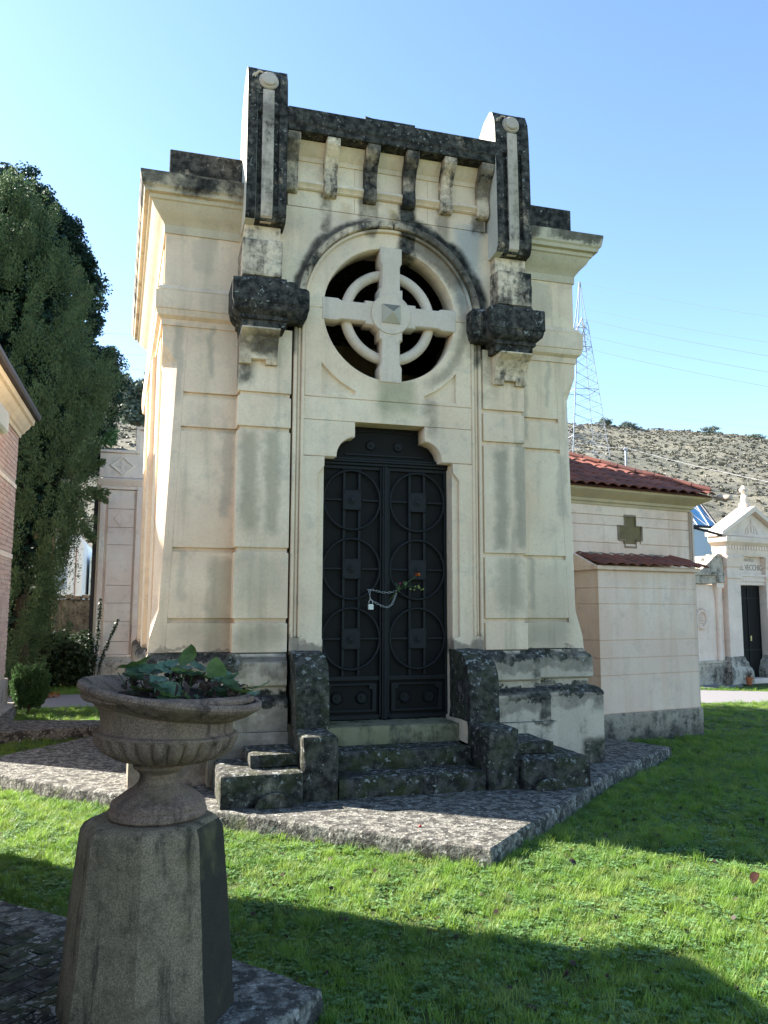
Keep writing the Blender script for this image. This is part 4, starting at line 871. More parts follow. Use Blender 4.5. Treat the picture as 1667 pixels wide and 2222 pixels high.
# right hip: ridge tiles from the corner to the apex
C0, C1 = Vector((.20, -.24, 3.43)), Vector((-1.12, 1.40, 4.14)); dd = (C1-C0); nseg = 8
for i in range(nseg):
    p = C0+dd*(i/nseg); q = (dd.normalized()).to_track_quat('Y', 'Z').to_matrix().to_4x4()
    put_tile(pk, Matrix.Translation(p+Vector((0, 0, .02))) @ q, (1.15, .95, 1.6))
C0, C1 = Vector((-3.2, -.2, 3.5)), Vector((-1.95, 1.40, 4.14)); dd = C1-C0
for i in range(7):
    put_tile(pk, Matrix.Translation(C0+dd*(i/7)+Vector((0, 0, .02))) @ (dd.normalized()).to_track_quat('Y', 'Z').to_matrix().to_4x4(), (1.15, .95, 1.6))
for i in range(3): put_tile(pk, Matrix.Translation((-1.05-i*.3, 1.42, 4.15)) @ Matrix.Rotation(R(90), 4, 'Z'), (1.25, .95, 1.8))
# lean-to tiles on the projection
tile_field(pk, bx0+.10, bx1+.12, byf-.14, 2.30, R(17), 2, run=.29)
b = PB(); b.gbox(bx0+.02, bx1-.15, -.10, .0, 2.42, 2.50, .04).roughen(.02, 9, .01); b.build('mortar_flashing', RENBASE, pk, smooth='auto')

# ================================================================== GABLED TOMB FURTHER RIGHT
A2 = R(13.5)
tb = empty('gabled_tomb', (10.988, 8.164, G), A2, label='pale gabled tomb portal with stone cross on its peak and dark metal door', cat='tomb')
b = B(); b.box(-.30, 2.6, .35, 3.2, 0, 3.0); b.build('tomb_body', TOMB, tb)
def pbox(*a, n='tomb_block', m=TOMB, bev=.008): b = B(); b.box(*a); return b.build(n, m, tb, bev)
for (xa, xb) in ((-.30, .17), (1.12, 1.60)):
    pbox(xa, xb, 0, .36, .62, 2.70, n='pilaster'); pbox(xa-.03, xb+.03, -.03, .37, 2.45, 2.52, n='pilaster_moulding')
    b = B(); b.sweep([(xa-.02, .33), (xa-.02, 0), (xb+.0, 0), (xb+.0, .3)][0:], [(0, .64), (.02, .62), (.03, .55), (.07, .50), (.08, .42), (.11, .38), (.13, .33), (.14, .28), (.15, .02)], 1, -.1); b.build('pilaster_base', TOMBD, tb, smooth='auto')
    pbox(xa, xb, 0, .3, 0, .6, n='pilaster_core')
    b = B(); b.sweep([(xa, .33), (xa, 0), (xb, 0), (xb, .3)], [(0, 2.70), (.03, 2.74), (.05, 2.86), (.09, 2.95), (.02, 3.0)], 1, -.1); b.build('capital', TOMB, tb, smooth='auto')
pbox(.171, 1.119, .04, .30, 2.30, 2.38, n='door_lintel'); pbox(.171, 1.119, .02, .30, 2.381, 2.50, n='fret_band'); pbox(.171, 1.119, .0, .30, 2.501, 2.56, n='lintel_moulding')
for k in range(9): pbox(.19+k*.105, .24+k*.105, .012, .03, 2.41, 2.47, n='fret_key', bev=0)
pbox(.171, 1.119, .09, .30, 2.561, 3.05, n='name_panel')
b = B(); b.sweep([(-.34, .33), (-.34, -.02), (1.64, -.02), (1.64, .3)], [(0, 2.98), (.02, 3.02), (.04, 3.06), (.05, 3.12), (.06, 3.22), (.10, 3.25), (.16, 3.30), (.18, 3.36), (.18, 3.42), (0, 3.45)], 1, -.3); b.build('entablature', TOMB, tb, smooth='auto')
for k in range(20): pbox(-.30+k*.10, -.25+k*.10, -.10, -.05, 3.13, 3.22, n='dentil', bev=.002)
gb = [(-.50, 3.46), (1.80, 3.46), (.65, 4.02)]
plate('pediment', [(-.50, 3.46), (1.80, 3.46), (.65, 4.06)], [], .0, .35, TOMB, tb, .01)
for sg in (-1, 1):
    b = B(); b.prism([(.65-sg*0, 4.06), (.65+sg*1.22, 3.43), (.65+sg*1.22, 3.53), (.65, 4.20)] , 'y', -.14, .36); b.build('raking_cornice', TOMB, tb, .01)
# relief in the gable
b = B(); b.tube([(.65+.22*math.cos(R(a)), -.0, 3.52+.22*math.sin(R(a))) for a in range(0, 181, 15)], .018, 6); b.box(.635, .665, -.02, .01, 3.56, 3.88); b.box(.57, .73, -.02, .01, 3.74, 3.77); b.box(.52, .56, -.015, .01, 3.54, 3.68); b.box(.74, .78, -.015, .01, 3.54, 3.68); b.build('gable_relief', TOMB, tb)
cr = B(); cr.box(.56, .74, .05, .25, 4.14, 4.30); cr.prism([(.58, 4.30), (.72, 4.30), (.68, 4.50), (.62, 4.50)], 'y', .08, .22); cr.box(.61, .69, .10, .20, 4.50, 4.72); cr.box(.53, .77, .10, .20, 4.56, 4.64); cr.build('stone_cross', TOMB, tb, .01)
pbox(.20, 1.09, .20, .24, .12, 2.29, n='tomb_door', m=IRONB, bev=0)
td = [o for o in bpy.data.objects if o.name.startswith('tomb_door')][0]
for x in (.21, .635, 1.065):
    b = B(); b.box(x, x+.022, .18, .20, .12, 2.28); b.build('door_bar', IRON, td)
for z in (.14, .75, 1.98, 2.25):
    b = B(); b.box(.2, 1.09, .178, .199, z, z+.025); b.build('door_rail', IRON, td)
b = B(); b.box(.66, .70, .16, .178, .98, 1.10); b.build('door_lock', plain('brass_lock', (.5, .42, .2), .4, .6), td)
pbox(.10, 1.2, -.10, .3, 0, .12, n='threshold'); 
# side wing with relief wreath and half column
pbox(-1.9, -.34, .12, .40, .50, 2.30, n='wing_wall'); pbox(-1.9, -.34, .06, .40, 0, .50, n='wing_base', m=TOMBD)
pbox(-1.9, -.36, .04, .40, .501, .56, n='wing_base_moulding', m=TOMBD)
pbox(-1.9, -.62, .02, .40, 2.31, 2.50, n='wing_frieze', m=TOMBD); pbox(-1.9, -.40, -.02, .40, 2.501, 2.58, n='wing_cornice', m=TOMBD)
b = B(); b.lathe([(.07, 0), (.075, .03), (.065, .06), (.06, 1.35), (.07, 1.38), (.075, 1.42), (.10, 1.62), (.11, 1.66)], 16, c=(-.55, .10, .56)); b.build('half_column', TOMB, tb, smooth='auto')
pbox(-.67, -.43, -.0, .14, 2.22, 2.34, n='column_capital'); pbox(-.67, -.42, -.03, .12, 2.341, 2.50, n='column_block', m=TOMBD)
b = B(); b.prism([(-1.3, 2.58), (-.36, 2.58), (-.36, 3.0), (-.52, 3.02), (-.68, 2.93), (-.85, 2.80), (-1.02, 2.70), (-1.06, 2.66)], 'y', .05, .38); b.build('wing_gable', TOMBD, tb, .01)
b = B(); b.tube([(-1.12+.17*math.cos(R(a)), .11, 1.50+.19*math.sin(R(a))) for a in range(0, 360, 15)], .03, 6, True); b.build('wreath', TOMB, tb)
b = B(); [b.tube([(-1.20, .11, 1.40+i*.06), (-1.12, .10, 1.44+i*.06), (-1.05, .11, 1.40+i*.07)], .012, 5) for i in range(4)]; b.build('wreath_relief', TOMB, tb)
for k in range(22):
    a = R(k*360/22); b = B(); b.tube([(-1.12+.19*math.cos(a), .11, 1.50+.21*math.sin(a)), (-1.12+.25*math.cos(a+.2), .11, 1.50+.27*math.sin(a+.2))], [.012, .003], 5); b.build('wreath_leaf', TOMB, tb)
def text(s, x, z, size, par, y, sx=1):
    cu = bpy.data.curves.new('lettering', 'FONT'); cu.body = s; cu.size = size; cu.extrude = .003; cu.align_x = 'LEFT'
    o = bpy.data.objects.new('lettering', cu); col.objects.link(o); dg = bpy.context.evaluated_depsgraph_get(); dg.update()
    me = bpy.data.meshes.new_from_object(o.evaluated_get(dg)); col.objects.unlink(o); bpy.data.objects.remove(o)
    me.materials.clear(); me.materials.append(LETTER); q = link(bpy.data.objects.new('lettering', me), par)
    q.location = (x, y, z); q.rotation_euler = (R(90), 0, 0); q.scale = (sx, 1, 1); return q
text('EL VECCHIO', .27, 2.66, .195, tb, .087, .78); text('FRATELLI', .44, 2.87, .095, tb, .087, .95)
# flower pot and dried flowers at its foot
fp = empty('flower_pot', (11.10, 8.02, G), label='small terracotta pot with withered flowers at the foot of the gabled tomb', cat='flower pot')
b = B(); b.lathe([(.06, 0), (.085, .14), (.095, .15), (.095, .18), (.08, .18), (.07, .14)], 20); b.build('pot', TERRA, fp, smooth='auto')
for k in range(26):
    a = rng.uniform(0, 6.28); b = B(); b.tube([(0, 0, .15), (.08*math.cos(a), .08*math.sin(a), .24+.1*rng.random())], .004, 4); b.build('withered_stem', TWIG, fp)
pt2 = tag(structure(B().prism([(8.2, 7.6), (10.1, 7.3), (10.7, 7.75), (9.2, 8.2)], 'z', G, G+.03).build('pale_paving', PATH)), 'pale paving patch in front of the gabled tomb')

# ================================================================== BUILDINGS BEHIND
# tall panelled tomb wall (behind left)
tw = empty('panelled_tomb', (-3.46, 11.6, G), label='tall pale stone tomb with recessed panel and stepped top behind the mausoleum', cat='tomb')
def tbox(*a, n='stone_block', m=FARST, bev=.006): b = B(); b.box(*a); return b.build(n, m, tw, bev)
tbox(.0, 3.2, .1, 2.5, 0, 5.2, n='tomb_core')
hs = [.66, .95, 1.4, 1.82, 2.22, 3.15, 3.55, 3.98, 4.42]
for i in range(len(hs)-1):
    tbox(.22, .80, .03, .11, hs[i]+.004, hs[i+1]-.004); tbox(1.0, 1.5, .04, .11, hs[i]+.004, hs[i+1]-.004)
tbox(.05, .16, -.02, .11, .60, 4.50, n='panel_frame'); tbox(.845, .97, -.02, .11, .60, 4.50, n='panel_frame'); tbox(.161, .844, -.015, .11, 4.43, 4.50, n='panel_frame'); tbox(.161, .844, -.015, .11, .60, .655, n='panel_frame')
b = B(); b.sweep([(0, 2.5), (0, 0), (1.4, 0)], [(0, .62), (.02, .62), (.03, .55), (.09, .50), (.10, .46), (.12, .45), (.13, .0)], 1, -.05); b.build('tomb_plinth', stone('grimy_pale_stone', base=(.5, .45, .36), black=.3), tw, smooth='auto')
b = B(); b.sweep([(0, 2.5), (0, 0), (1.4, 0)], [(0, 4.50), (.02, 4.52), (.03, 4.55), (.07, 4.60), (.09, 4.66), (0, 4.70)], 1, -.05); b.build('tomb_cornice', FARST, tw, smooth='auto')
tbox(.0, .86, .02, 2.5, 4.71, 5.28, n='attic_stone'); tbox(.861, 3.2, .02, 2.5, 4.71, 5.85, n='attic_stone')
for p in (((.0, 5.29), (.78, 5.29), (.78, 5.35), (.0, 5.35)), ((.78, 5.29), (.86, 5.29), (.86, 5.86), (.78, 5.86)), ((.78, 5.861), (3.2, 5.861), (3.2, 5.93), (.78, 5.93))):
    plate('coping', list(p), [], -.03, .3, FARST, tw, .006)
plate('diamond_relief', [(.22, 4.99), (.5, 4.76), (.78, 4.99), (.5, 5.22)], [[(.28, 4.99), (.5, 4.81), (.72, 4.99), (.5, 5.17)]], -.01, .03, FARST, tw, .006)
plate('cross_relief', [(.47, 4.86), (.53, 4.86), (.53, 4.96), (.62, 4.96), (.62, 5.02), (.53, 5.02), (.53, 5.12), (.47, 5.12), (.47, 5.02), (.38, 5.02), (.38, 4.96), (.47, 4.96)], [], 0, .03, FARST, tw, .004)
plate('cross_relief', [(.43, 3.66), (.5, 3.58), (.57, 3.66), (.65, 3.75), (.57, 3.84), (.5, 3.92), (.43, 3.84), (.35, 3.75)], [], .01, .04, FARST, tw, .004)
# dark strip added to stand for the shade on the tomb's left flank
po = empty('shaded_flank_strip', (-3.50, 11.9, G), label='tall dark strip standing in for the shaded left flank of the panelled tomb', cat='shaded flank')
b = B(); b.box(-.06, .05, -.05, .05, 0, 4.2); b.build('flank_strip', GUTTER, po, .01); b = B(); b.box(-.08, .07, -.07, .07, 4.2, 4.26); b.build('flank_strip_top', GUTTER, po, .01)
# cemetery wall with tiled coping in the shade
cw = empty('boundary_wall', (-8.5, 14.0, G), label='low dark rubble wall with ragged coping behind the cypress', cat='wall')
b = B(); b.gbox(0, 5.2, 0, .4, 0, 1.92, .16).roughen(.03, 3, .02); b.build('wall_masonry', WALLD, cw, smooth='auto')
for k in range(26): b = B(); b.gbox(0+k*.2, .185+k*.2, -.06, .46, 1.93+rng.uniform(-.02, .01), 2.02+rng.uniform(-.01, .03), .06).roughen(.012, 8, .01, k); b.build('coping_stone', WALLD, cw, smooth='auto')
# white houses glimpsed past the cypress
wh = empty('white_house', (-5.2, 18, G), label='white building glimpsed between the cypress and the panelled tomb', cat='building')
b = B(); b.box(0, .98, 0, 6, 0, 3.7); b.prism([(0, 3.7), (.98, 3.7), (.60, 4.1)], 'y', 0, 6); b.build('house_wall', WHITEP, wh)
b = B(); b.box(.78, .80, -.03, 0, 0, 3.5); b.build('drainpipe', plain('brown_pipe', (.25, .1, .07), .6), wh)
for z in (1.0, 2.2): b = B(); b.box(.2, .6, -.02, .0, z, z+.7); f_ = b.build('window', WHITEP, wh, .005); b = B(); b.box(.23, .57, -.026, -.021, z+.03, z+.67); b.build('pane', BLUEW, f_)
gh_ = empty('green_white_house', (-4.12, 19.5, G), label='pale green-white building with shutters behind the boundary wall', cat='building')
b = B(); b.box(0, 2.6, 0, 5, 0, 3.3); b.build('house_wall', plain('pale_green_wall', (.62, .70, .66), .8, 0, .05, 2), gh_)
for z in (.9, 1.5, 2.1, 2.6): b = B(); b.box(.04, .3, -.03, 0, z+1, z+1.08); b.build('shutter', plain('teal_shutter', (.25, .42, .42), .6), gh_)
# glass pitched roof house
gr = empty('glass_roof_house', (15.9, 16.0, G), R(8), label='blue-grey building with pitched blue glass roof beyond the tiled tomb', cat='building')
b = B(); b.box(-1.6, .95, 0, 4.5, 0, 4.5); b.build('house_wall', BLUEW, gr)
b = B(); b.prism([(-1.6, 4.56), (.98, 4.56), (1.62, 5.80), (-1.2, 5.80)], 'x', 0, .001); b.bm.clear()
gz0, gz1 = 4.58, 5.80
vs = [b.bm.verts.new(p) for p in ((-1.7, -.05, gz0), (.98, -.05, gz0), (1.62, 1.5, gz1), (-1.7, 1.5, gz1))]; b.bm.faces.new(vs)
b.build('glass_pane', GLASS, gr)
b = B(); vs = [b.bm.verts.new(p) for p in ((.98, -.05, gz0), (1.62, 1.5, gz1), (2.3, 3.0, gz0))]; b.bm.faces.new(vs); b.build('gable_pane', plain('grey_glass', (.2, .22, .2), .15, 0, .1, 3, 0, .7), gr)
def bar(p, q, r_=.035, par=gr, m=DARKGL, n='glazing_bar'): b = B(); b.tube([p, q], r_, 5); b.build(n, m, par)
e0, e1 = Vector((.98, -.06, gz0)), Vector((1.62, 1.48, gz1)); e2 = Vector((2.3, 3.0, gz0))
bar(e0, e1, .06); bar(e1, e2, .06); bar((-1.7, -.07, gz0), e0, .05); bar((-1.7, 1.48, gz1), e1, .03, m=GALV)
bar(e1, (1.65, 1.5, gz0), .035); bar((1.3, .75, 5.2), (1.8, 1.9, gz0), .03); 
for k in range(5):
    a = Vector((-1.6+k*.55, -.075, gz0)); c_ = Vector((-1.1+k*.62, 1.46, gz1)); bar(a, c_, .022, m=GALV)
    bar(Vector((-1.1+k*.55, -.08, gz0)), Vector((-1.6+k*.62, 1.46, gz1)), .014, m=GALV)

# ================================================================== BRICK MAUSOLEUM (left edge)
bk = empty('brick_mausoleum', (-4.42, 3.88, 0), label='pink brick mausoleum with stone cornice at the left edge', cat='mausoleum')
b = B(); b.prism([(-.012, -1.5), (-.012, 2.55), (-2.3, 2.55), (-2.3, .012), (-.75, -1.2)], 'z', 0, 4.52); b.build('wall_core', MORTAR, bk)
def brickrows():
    b = B(); z = .52; r_ = 0
    while z < 4.35:
        skip = 2.32 < z < 2.45 or 3.48 < z < 3.58
        if not skip:
            y = 0+(.125 if r_ % 2 else 0)
            while y < 2.53:
                L = min(.236, 2.548-y)
                if L > .05: b.box(-.06, rng.uniform(-.003, .003), y, y+L, z, z+.062)
                y += .248
        z += .0745; r_ += 1
    return b
o = brickrows().build('brick_courses', BRICKM, bk); o['kind'] = 'stuff'
b = B(); b.box(-.05, .012, 0, 2.55, 2.35, 2.43); b.build('stone_band', FARST, bk, .006)
b = B(); b.box(-.05, .012, 0, 2.55, 3.50, 3.57); b.build('stone_band', FARST, bk, .006)
b = B(); b.sweep([(-2.3, 0), (-.75, -1.2), (0, -1.5), (0, 2.55), (-1, 2.55)], [(0, 4.36), (.03, 4.36), (.04, 4.42), (.07, 4.44), (.10, 4.50), (.13, 4.53), (.16, 4.60), (.20, 4.62), (.21, 4.70), (0, 4.72)], 1, -.2); b.build('cornice', stone('ochre_light_cornice', base=(.68, .60, .44), streak=.2), bk, smooth='auto')
b = B(); b.sweep([(-2.3, 0), (-.75, -1.2), (0, -1.5), (0, 2.55), (-1, 2.55)], [(.16, 4.71), (.27, 4.71), (.29, 4.75), (.29, 4.80), (.10, 4.90)], 1, -.3); b.build('gutter', GUTTER, bk, smooth='auto')
b = B(); b.prism([(.1, -1.45), (.1, 2.5), (-2.3, 2.5), (-2.3, .1), (-.75, -1.1)], 'z', 4.6, 4.84); b.build('roof', GUTTER, bk)
b = B(); b.box(-.2, .05, -.02, 2.6, 0, .45); b.build('plinth', stone('grey_plinth', base=(.34, .31, .28), black=.35), bk, .012)
b = B(); b.box(-.2, .16, -.1, 2.66, 0, .06); b.build('plinth_step', stone('grey_plinth_step', base=(.36, .33, .29), black=.3), bk, .012)
# neighbour just outside the frame that shades the foreground
nb = empty('neighbour_mausoleum', (-3.47, -1.28, 0), label='plain brick mausoleum outside the frame on the left, shading the urn', cat='mausoleum')
b = B(); b.box(-3.6, 0, -4.4, 0, 0, 2.90); b.build('wall', BRICKM, nb, .01)
b = B(); b.box(-3.75, .14, -4.55, .10, 2.902, 3.08); b.build('cornice', FARST, nb, .02)
b = B(); b.loft([[(-3.7, -4.5, 3.082), (.10, -4.5, 3.082), (.10, .06, 3.082), (-3.7, .06, 3.082)], [(-2.4, -3.2, 3.5), (-.9, -3.2, 3.5), (-.9, -.9, 3.5), (-2.4, -.9, 3.5)]]); b.build('roof', TILE, nb)
b = B(); b.box(-3.7, .06, -4.5, .05, 0, .4); b.build('plinth', RENBASE, nb, .01)

# ================================================================== VEGETATION
def scatter_leaves(centers, radii, n_per, size, flat=.35, seed=1, up=0.3):
    """small leaf faces in fuzzy clumps. centers Nx3, radii Nx3"""
    r = np.random.default_rng(seed); C = np.asarray(centers); Rd = np.asarray(radii); N = len(C)
    d = r.normal(size=(N, n_per, 3)); d /= np.linalg.norm(d, axis=2, keepdims=True); rad = r.random((N, n_per, 1))**.45
    P = C[:, None]+d*rad*Rd[:, None]; P = P.reshape(-1, 3); K = len(P)
    nrm = d.reshape(-1, 3)*.7+r.normal(size=(K, 3))*.6+np.array([0, 0, up]); nrm /= np.linalg.norm(nrm, axis=1, keepdims=True)
    t = np.cross(nrm, r.normal(size=(K, 3))); t /= np.linalg.norm(t, axis=1, keepdims=True); bb = np.cross(nrm, t)
    s = size*(.6+.8*r.random((K, 1))); 
    a = P-t*s*.5; c = P+t*s*.5; e = P+bb*s*flat; f = P-bb*s*flat
    V = np.stack([a, e, c, f], 1).reshape(-1, 3); F = np.arange(4*K).reshape(-1, 4); return V, F
def plumes(bases, dirs, lens, n_per, size, rad, seed=2):
    """upright feathery sprays: leaves along a tapering plume"""
    r = np.random.default_rng(seed); Bs = np.asarray(bases); D = np.asarray(dirs); L = np.asarray(lens)[:, None, None]; N = len(Bs)
    t = r.random((N, n_per, 1)); o = r.normal(size=(N, n_per, 3)); o /= np.linalg.norm(o, axis=2, keepdims=True)
    w_ = rad*np.sin(np.pi*np.clip(t*.85+.12, 0, 1))**.8
    P = Bs[:, None]+D[:, None]*t*L+o*w_*(L/.5)*(r.random((N, n_per, 1))**.4); P = P.reshape(-1, 3); K = len(P)
    ax = (np.repeat(D, n_per, 0)*.9+o.reshape(-1, 3)*.55+r.normal(size=(K, 3))*.25); ax /= np.linalg.norm(ax, axis=1, keepdims=True)
    b_ = np.cross(ax, r.normal(size=(K, 3))); b_ /= np.linalg.norm(b_, axis=1, keepdims=True)
    s = size*(.6+.8*r.random((K, 1)))
    V = np.stack([P-ax*s*.5, P+b_*s*.22, P+ax*s*.5, P-b_*s*.22], 1).reshape(-1, 3); return V, np.arange(4*K).reshape(-1, 4)
def trunk(par, pts, rad, m=TWIG): b = B(); b.tube(pts, rad, 10); b.roughen(.02, 4); b.build('trunk', m, par, smooth=True)

# big cypress, several leaning columns
cy = empty('cypress_tree', (-5.0, 10.4, G), label='large dark green cypress with feathery clumps rising left of the mausoleum', cat='tree')
trunk(cy, [(.3, -.3, 0), (.25, -.1, 1.2), (.1, .1, 3.5), (-.3, .2, 7), (-.6, .2, 10)], [.20, .16, .14, .1, .03])
prof = [(.7, -4.35), (1.5, -4.10), (2.2, -3.98), (3.1, -3.85), (4.0, -3.45), (4.6, -3.62), (5.3, -3.48), (6.0, -3.28), (6.8, -3.06), (7.5, -3.75), (8.6, -3.66), (9.3, -3.95), (10.0, -4.4), (10.8, -5.0), (11.4, -5.8)]
def rightx(z):
    for (z0, x0), (z1, x1) in zip(prof, prof[1:]):
        if z0 <= z <= z1: return x0+(x1-x0)*(z-z0)/(z1-z0)
    return prof[0][1] if z < prof[0][0] else prof[-1][1]
bs, ds, ls = [], [], []; bg_ = []
tries = 0
while len(bg_) < 330 and tries < 60000:
    tries += 1
    z = rr.uniform(.5, 10.4); xr = rightx(min(11.3, z+.45))-.30+.20*mnoise.noise(Vector((z*1.5, 2, 0))); xl = -7.6; a = rr.uniform(-math.pi, 0) if rr.random() < .9 else rr.uniform(0, math.pi)
    hw_ = (xr-xl)/2; cx_ = (xr+xl)/2; k_ = 1+.25*mnoise.noise(Vector((cx_+hw_*math.cos(a), z*.8, 4)))
    p = Vector((cx_+hw_*math.cos(a), 10.4+1.5*math.sin(a)*k_, z))
    if any((p-q)[0]**2+(p-q)[1]**2+((p-q)[2]*.6)**2 < .145 for q, _ in bg_): continue
    bg_.append((p, a))
for p, a in bg_:
    for k in range(7):
        o_ = Vector((rr.gauss(0, .11), rr.gauss(0, .11), rr.uniform(-.45, -.05))); bs.append(tuple(p+o_))
        d = Vector((math.cos(a)*.30+o_.x*1.2, math.sin(a)*.30+o_.y*1.2, 1)).normalized(); ds.append(tuple(d)); ls.append(rr.uniform(.40, .80))
V_, F_ = plumes(bs, ds, ls, 200, .046, .15)
o = mesh_obj('crown', V_-np.array([-5.0, 10.4, G]), F_, CYP, cy)
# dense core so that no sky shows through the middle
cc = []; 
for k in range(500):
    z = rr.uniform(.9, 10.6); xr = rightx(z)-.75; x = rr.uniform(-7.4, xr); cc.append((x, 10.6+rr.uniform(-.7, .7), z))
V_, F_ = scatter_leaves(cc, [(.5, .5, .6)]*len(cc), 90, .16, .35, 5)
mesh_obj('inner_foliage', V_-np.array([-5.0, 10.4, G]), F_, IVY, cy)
# side sprig
V_, F_ = plumes([(-3.75, 10.2, 3.9), (-3.6, 10.2, 4.05), (-3.5, 10.2, 4.0), (-3.7, 10.2, 3.3), (-3.62, 10.2, 3.15), (-3.6, 10.2, 4.7), (-3.55, 10.2, 4.5)], [(.9, 0, .2), (.9, 0, -.1), (.8, 0, -.5), (.6, 0, -.6), (.5, 0, -.5), (.5, 0, .8), (.7, 0, .5)], [.5, .5, .4, .5, .4, .4, .4], 260, .07, .15)
mesh_obj('side_branch', V_-np.array([-5.0, 10.4, G]), F_, CYP, cy)
# darker ivy-clad tree behind it, showing along the right edge
iv = empty('ivy_clad_tree', (-4.6, 12.6, G), label='darker blue-green tree showing behind the right edge of the cypress', cat='tree')
trunk(iv, [(0, 0, 0), (0, .1, 4), (-.2, .1, 9)], [.22, .16, .05])
c_, r_ = [], []
for k in range(560):
    z = rr.uniform(4.8, 12.0); xe_ = {True: 0}[True]
    zz = (z+.30-1.6)*.87+1.6                            # the outline above, carried back to this depth
    xr = -2.24+(rightx(zz)+2.24)*1.115+.34; x = rr.uniform(xr-1.6, xr-.15) if rr.random() < .8 else rr.uniform(-8, xr-.3)
    c_.append((x, 12.6+rr.uniform(-.9, .9), z)); q = rr.uniform(.12, .32); r_.append((q, q, q*.9))
V_, F_ = scatter_leaves(c_, r_, 230, .062, .42, 8)
mesh_obj('crown', V_-np.array([-4.6, 12.6, G]), F_, IVY, iv)
# undergrowth below
ug = empty('dark_shrub', (-4.2, 11.3, G), label='tangled dark shrub under the cypress against the rubble wall', cat='shrub')
c_ = [(rr.uniform(-5.4, -3.5), 11.3+rr.uniform(-.5, .5), G+rr.uniform(.05, 1.05)) for k in range(150)]
V_, F_ = scatter_leaves(c_, [(.22, .2, .2)]*len(c_), 120, .08, .4, 9); mesh_obj('foliage', V_-np.array([-4.2, 11.3, G]), F_, DARKB, ug)
b = B(); [b.tube([(rr.uniform(-.8, .5), rr.uniform(-.3, .3), 0), (rr.uniform(-.8, .5), rr.uniform(-.3, .3), .9)], .015, 5) for k in range(9)]; b.build('stems', TWIG, ug)
# sprig growing beside the panelled tomb
sp = empty('leafy_sprig', (-3.35, 11.1, G), label='thin leafy sprigs growing up against the panelled tomb', cat='plant')
for (dx, h_, ln) in ((.05, 1.9, .06), (.35, 1.45, .34), (-.1, 1.2, -.1)):
    b = B(); b.tube([(0, 0, 0), (ln*.5, 0, h_*.5), (dx+ln*.3, 0, h_)], [.012, .008, .003], 5); b.build('stem', TWIG, sp)
    pts = [(ln*.5*min(1, t*2)+(dx+ln*.3-ln*.5)*max(0, t*2-1), 0, h_*t) for t in np.linspace(.3, 1, 26)]
    V_, F_ = scatter_leaves([(p[0], p[1], p[2]) for p in pts], [(.045, .04, .03)]*len(pts), 9, .055, .4, 4); mesh_obj('leaves', V_, F_, SPRIG, sp)
# juniper by the brick wall
jn = empty('juniper_bush', (-4.08, 6.72, G), label='small rounded bright green juniper bush beside the brick mausoleum', cat='bush')
bs, ds, ls = [], [], []
for k in range(300):
    a = rr.uniform(0, 6.283); z = rr.uniform(.08, .62); q = .25*math.sqrt(max(.05, 1-((z-.33)/.36)**2))*rr.uniform(.7, 1)
    bs.append((q*math.cos(a)*.9, q*math.sin(a), z)); ds.append(tuple(Vector((math.cos(a)*.5, math.sin(a)*.5, 1)).normalized())); ls.append(rr.uniform(.14, .26))
V_, F_ = plumes(bs, ds, ls, 110, .035, .10); mesh_obj('foliage', V_, F_, JUN, jn)
b = B(); b.tube([(0, 0, 0), (0, 0, .4)], [.03, .02], 6); b.build('stem', TWIG, jn)
# fallen orange leaves under the cypress
c_ = [(rr.uniform(-4.6, -3.9), rr.uniform(8.8, 9.8), G+.03) for k in range(60)]
V_, F_ = scatter_leaves(c_, [(.15, .15, .01)]*60, 6, .05, .5, 3, 2); o = mesh_obj('fallen_leaves', V_, F_, ORL); tag(o, 'orange fallen leaves scattered under the cypress', 'leaves', kind='stuff')
# small dry leaf bits and twigs over the lawn
c_ = [(rr.uniform(-2.5, 3.0), rr.uniform(-4.6, -1.2), G+.035) for k in range(230)]; c_ = [p for p in c_ if p[1] < -2.75+.87*abs(p[0])]
V_, F_ = scatter_leaves(c_, [(.02, .02, .006)]*len(c_), 2, .030, .4, 13, 1); o = mesh_obj('leaf_litter', V_, F_, BRL); tag(o, 'small dry leaf bits scattered over the lawn', 'leaf litter', kind='stuff')
# single fallen leaf in the sun
lf = leafmesh(.20, .075, .5, 6).build('fallen_leaf', plain('dry_brown_leaf', (.035, .018, .015), 1.0, 0, .3, 30, .3, 0), smooth=True, xf=Matrix.Rotation(.2, 4, 'X'), recalc=False)
lf.location = (1.42, -3.42, G+.05); lf.rotation_euler = (0, 0, R(-70)); lf.scale = (.42, .42, .42); tag(lf, 'single curled brown leaf lying on the sunlit lawn at right', 'leaf')
lf = leafmesh(.10, .05, .5, 6).build('fallen_leaf', BRL, smooth=True, recalc=False)
lf.location = (.55, -2.78, G+.04); lf.rotation_euler = (0, 0, R(30)); lf.scale = (.6, .6, .6); tag(lf, 'tiny dark leaf on the lawn just beyond the paving corner', 'leaf')
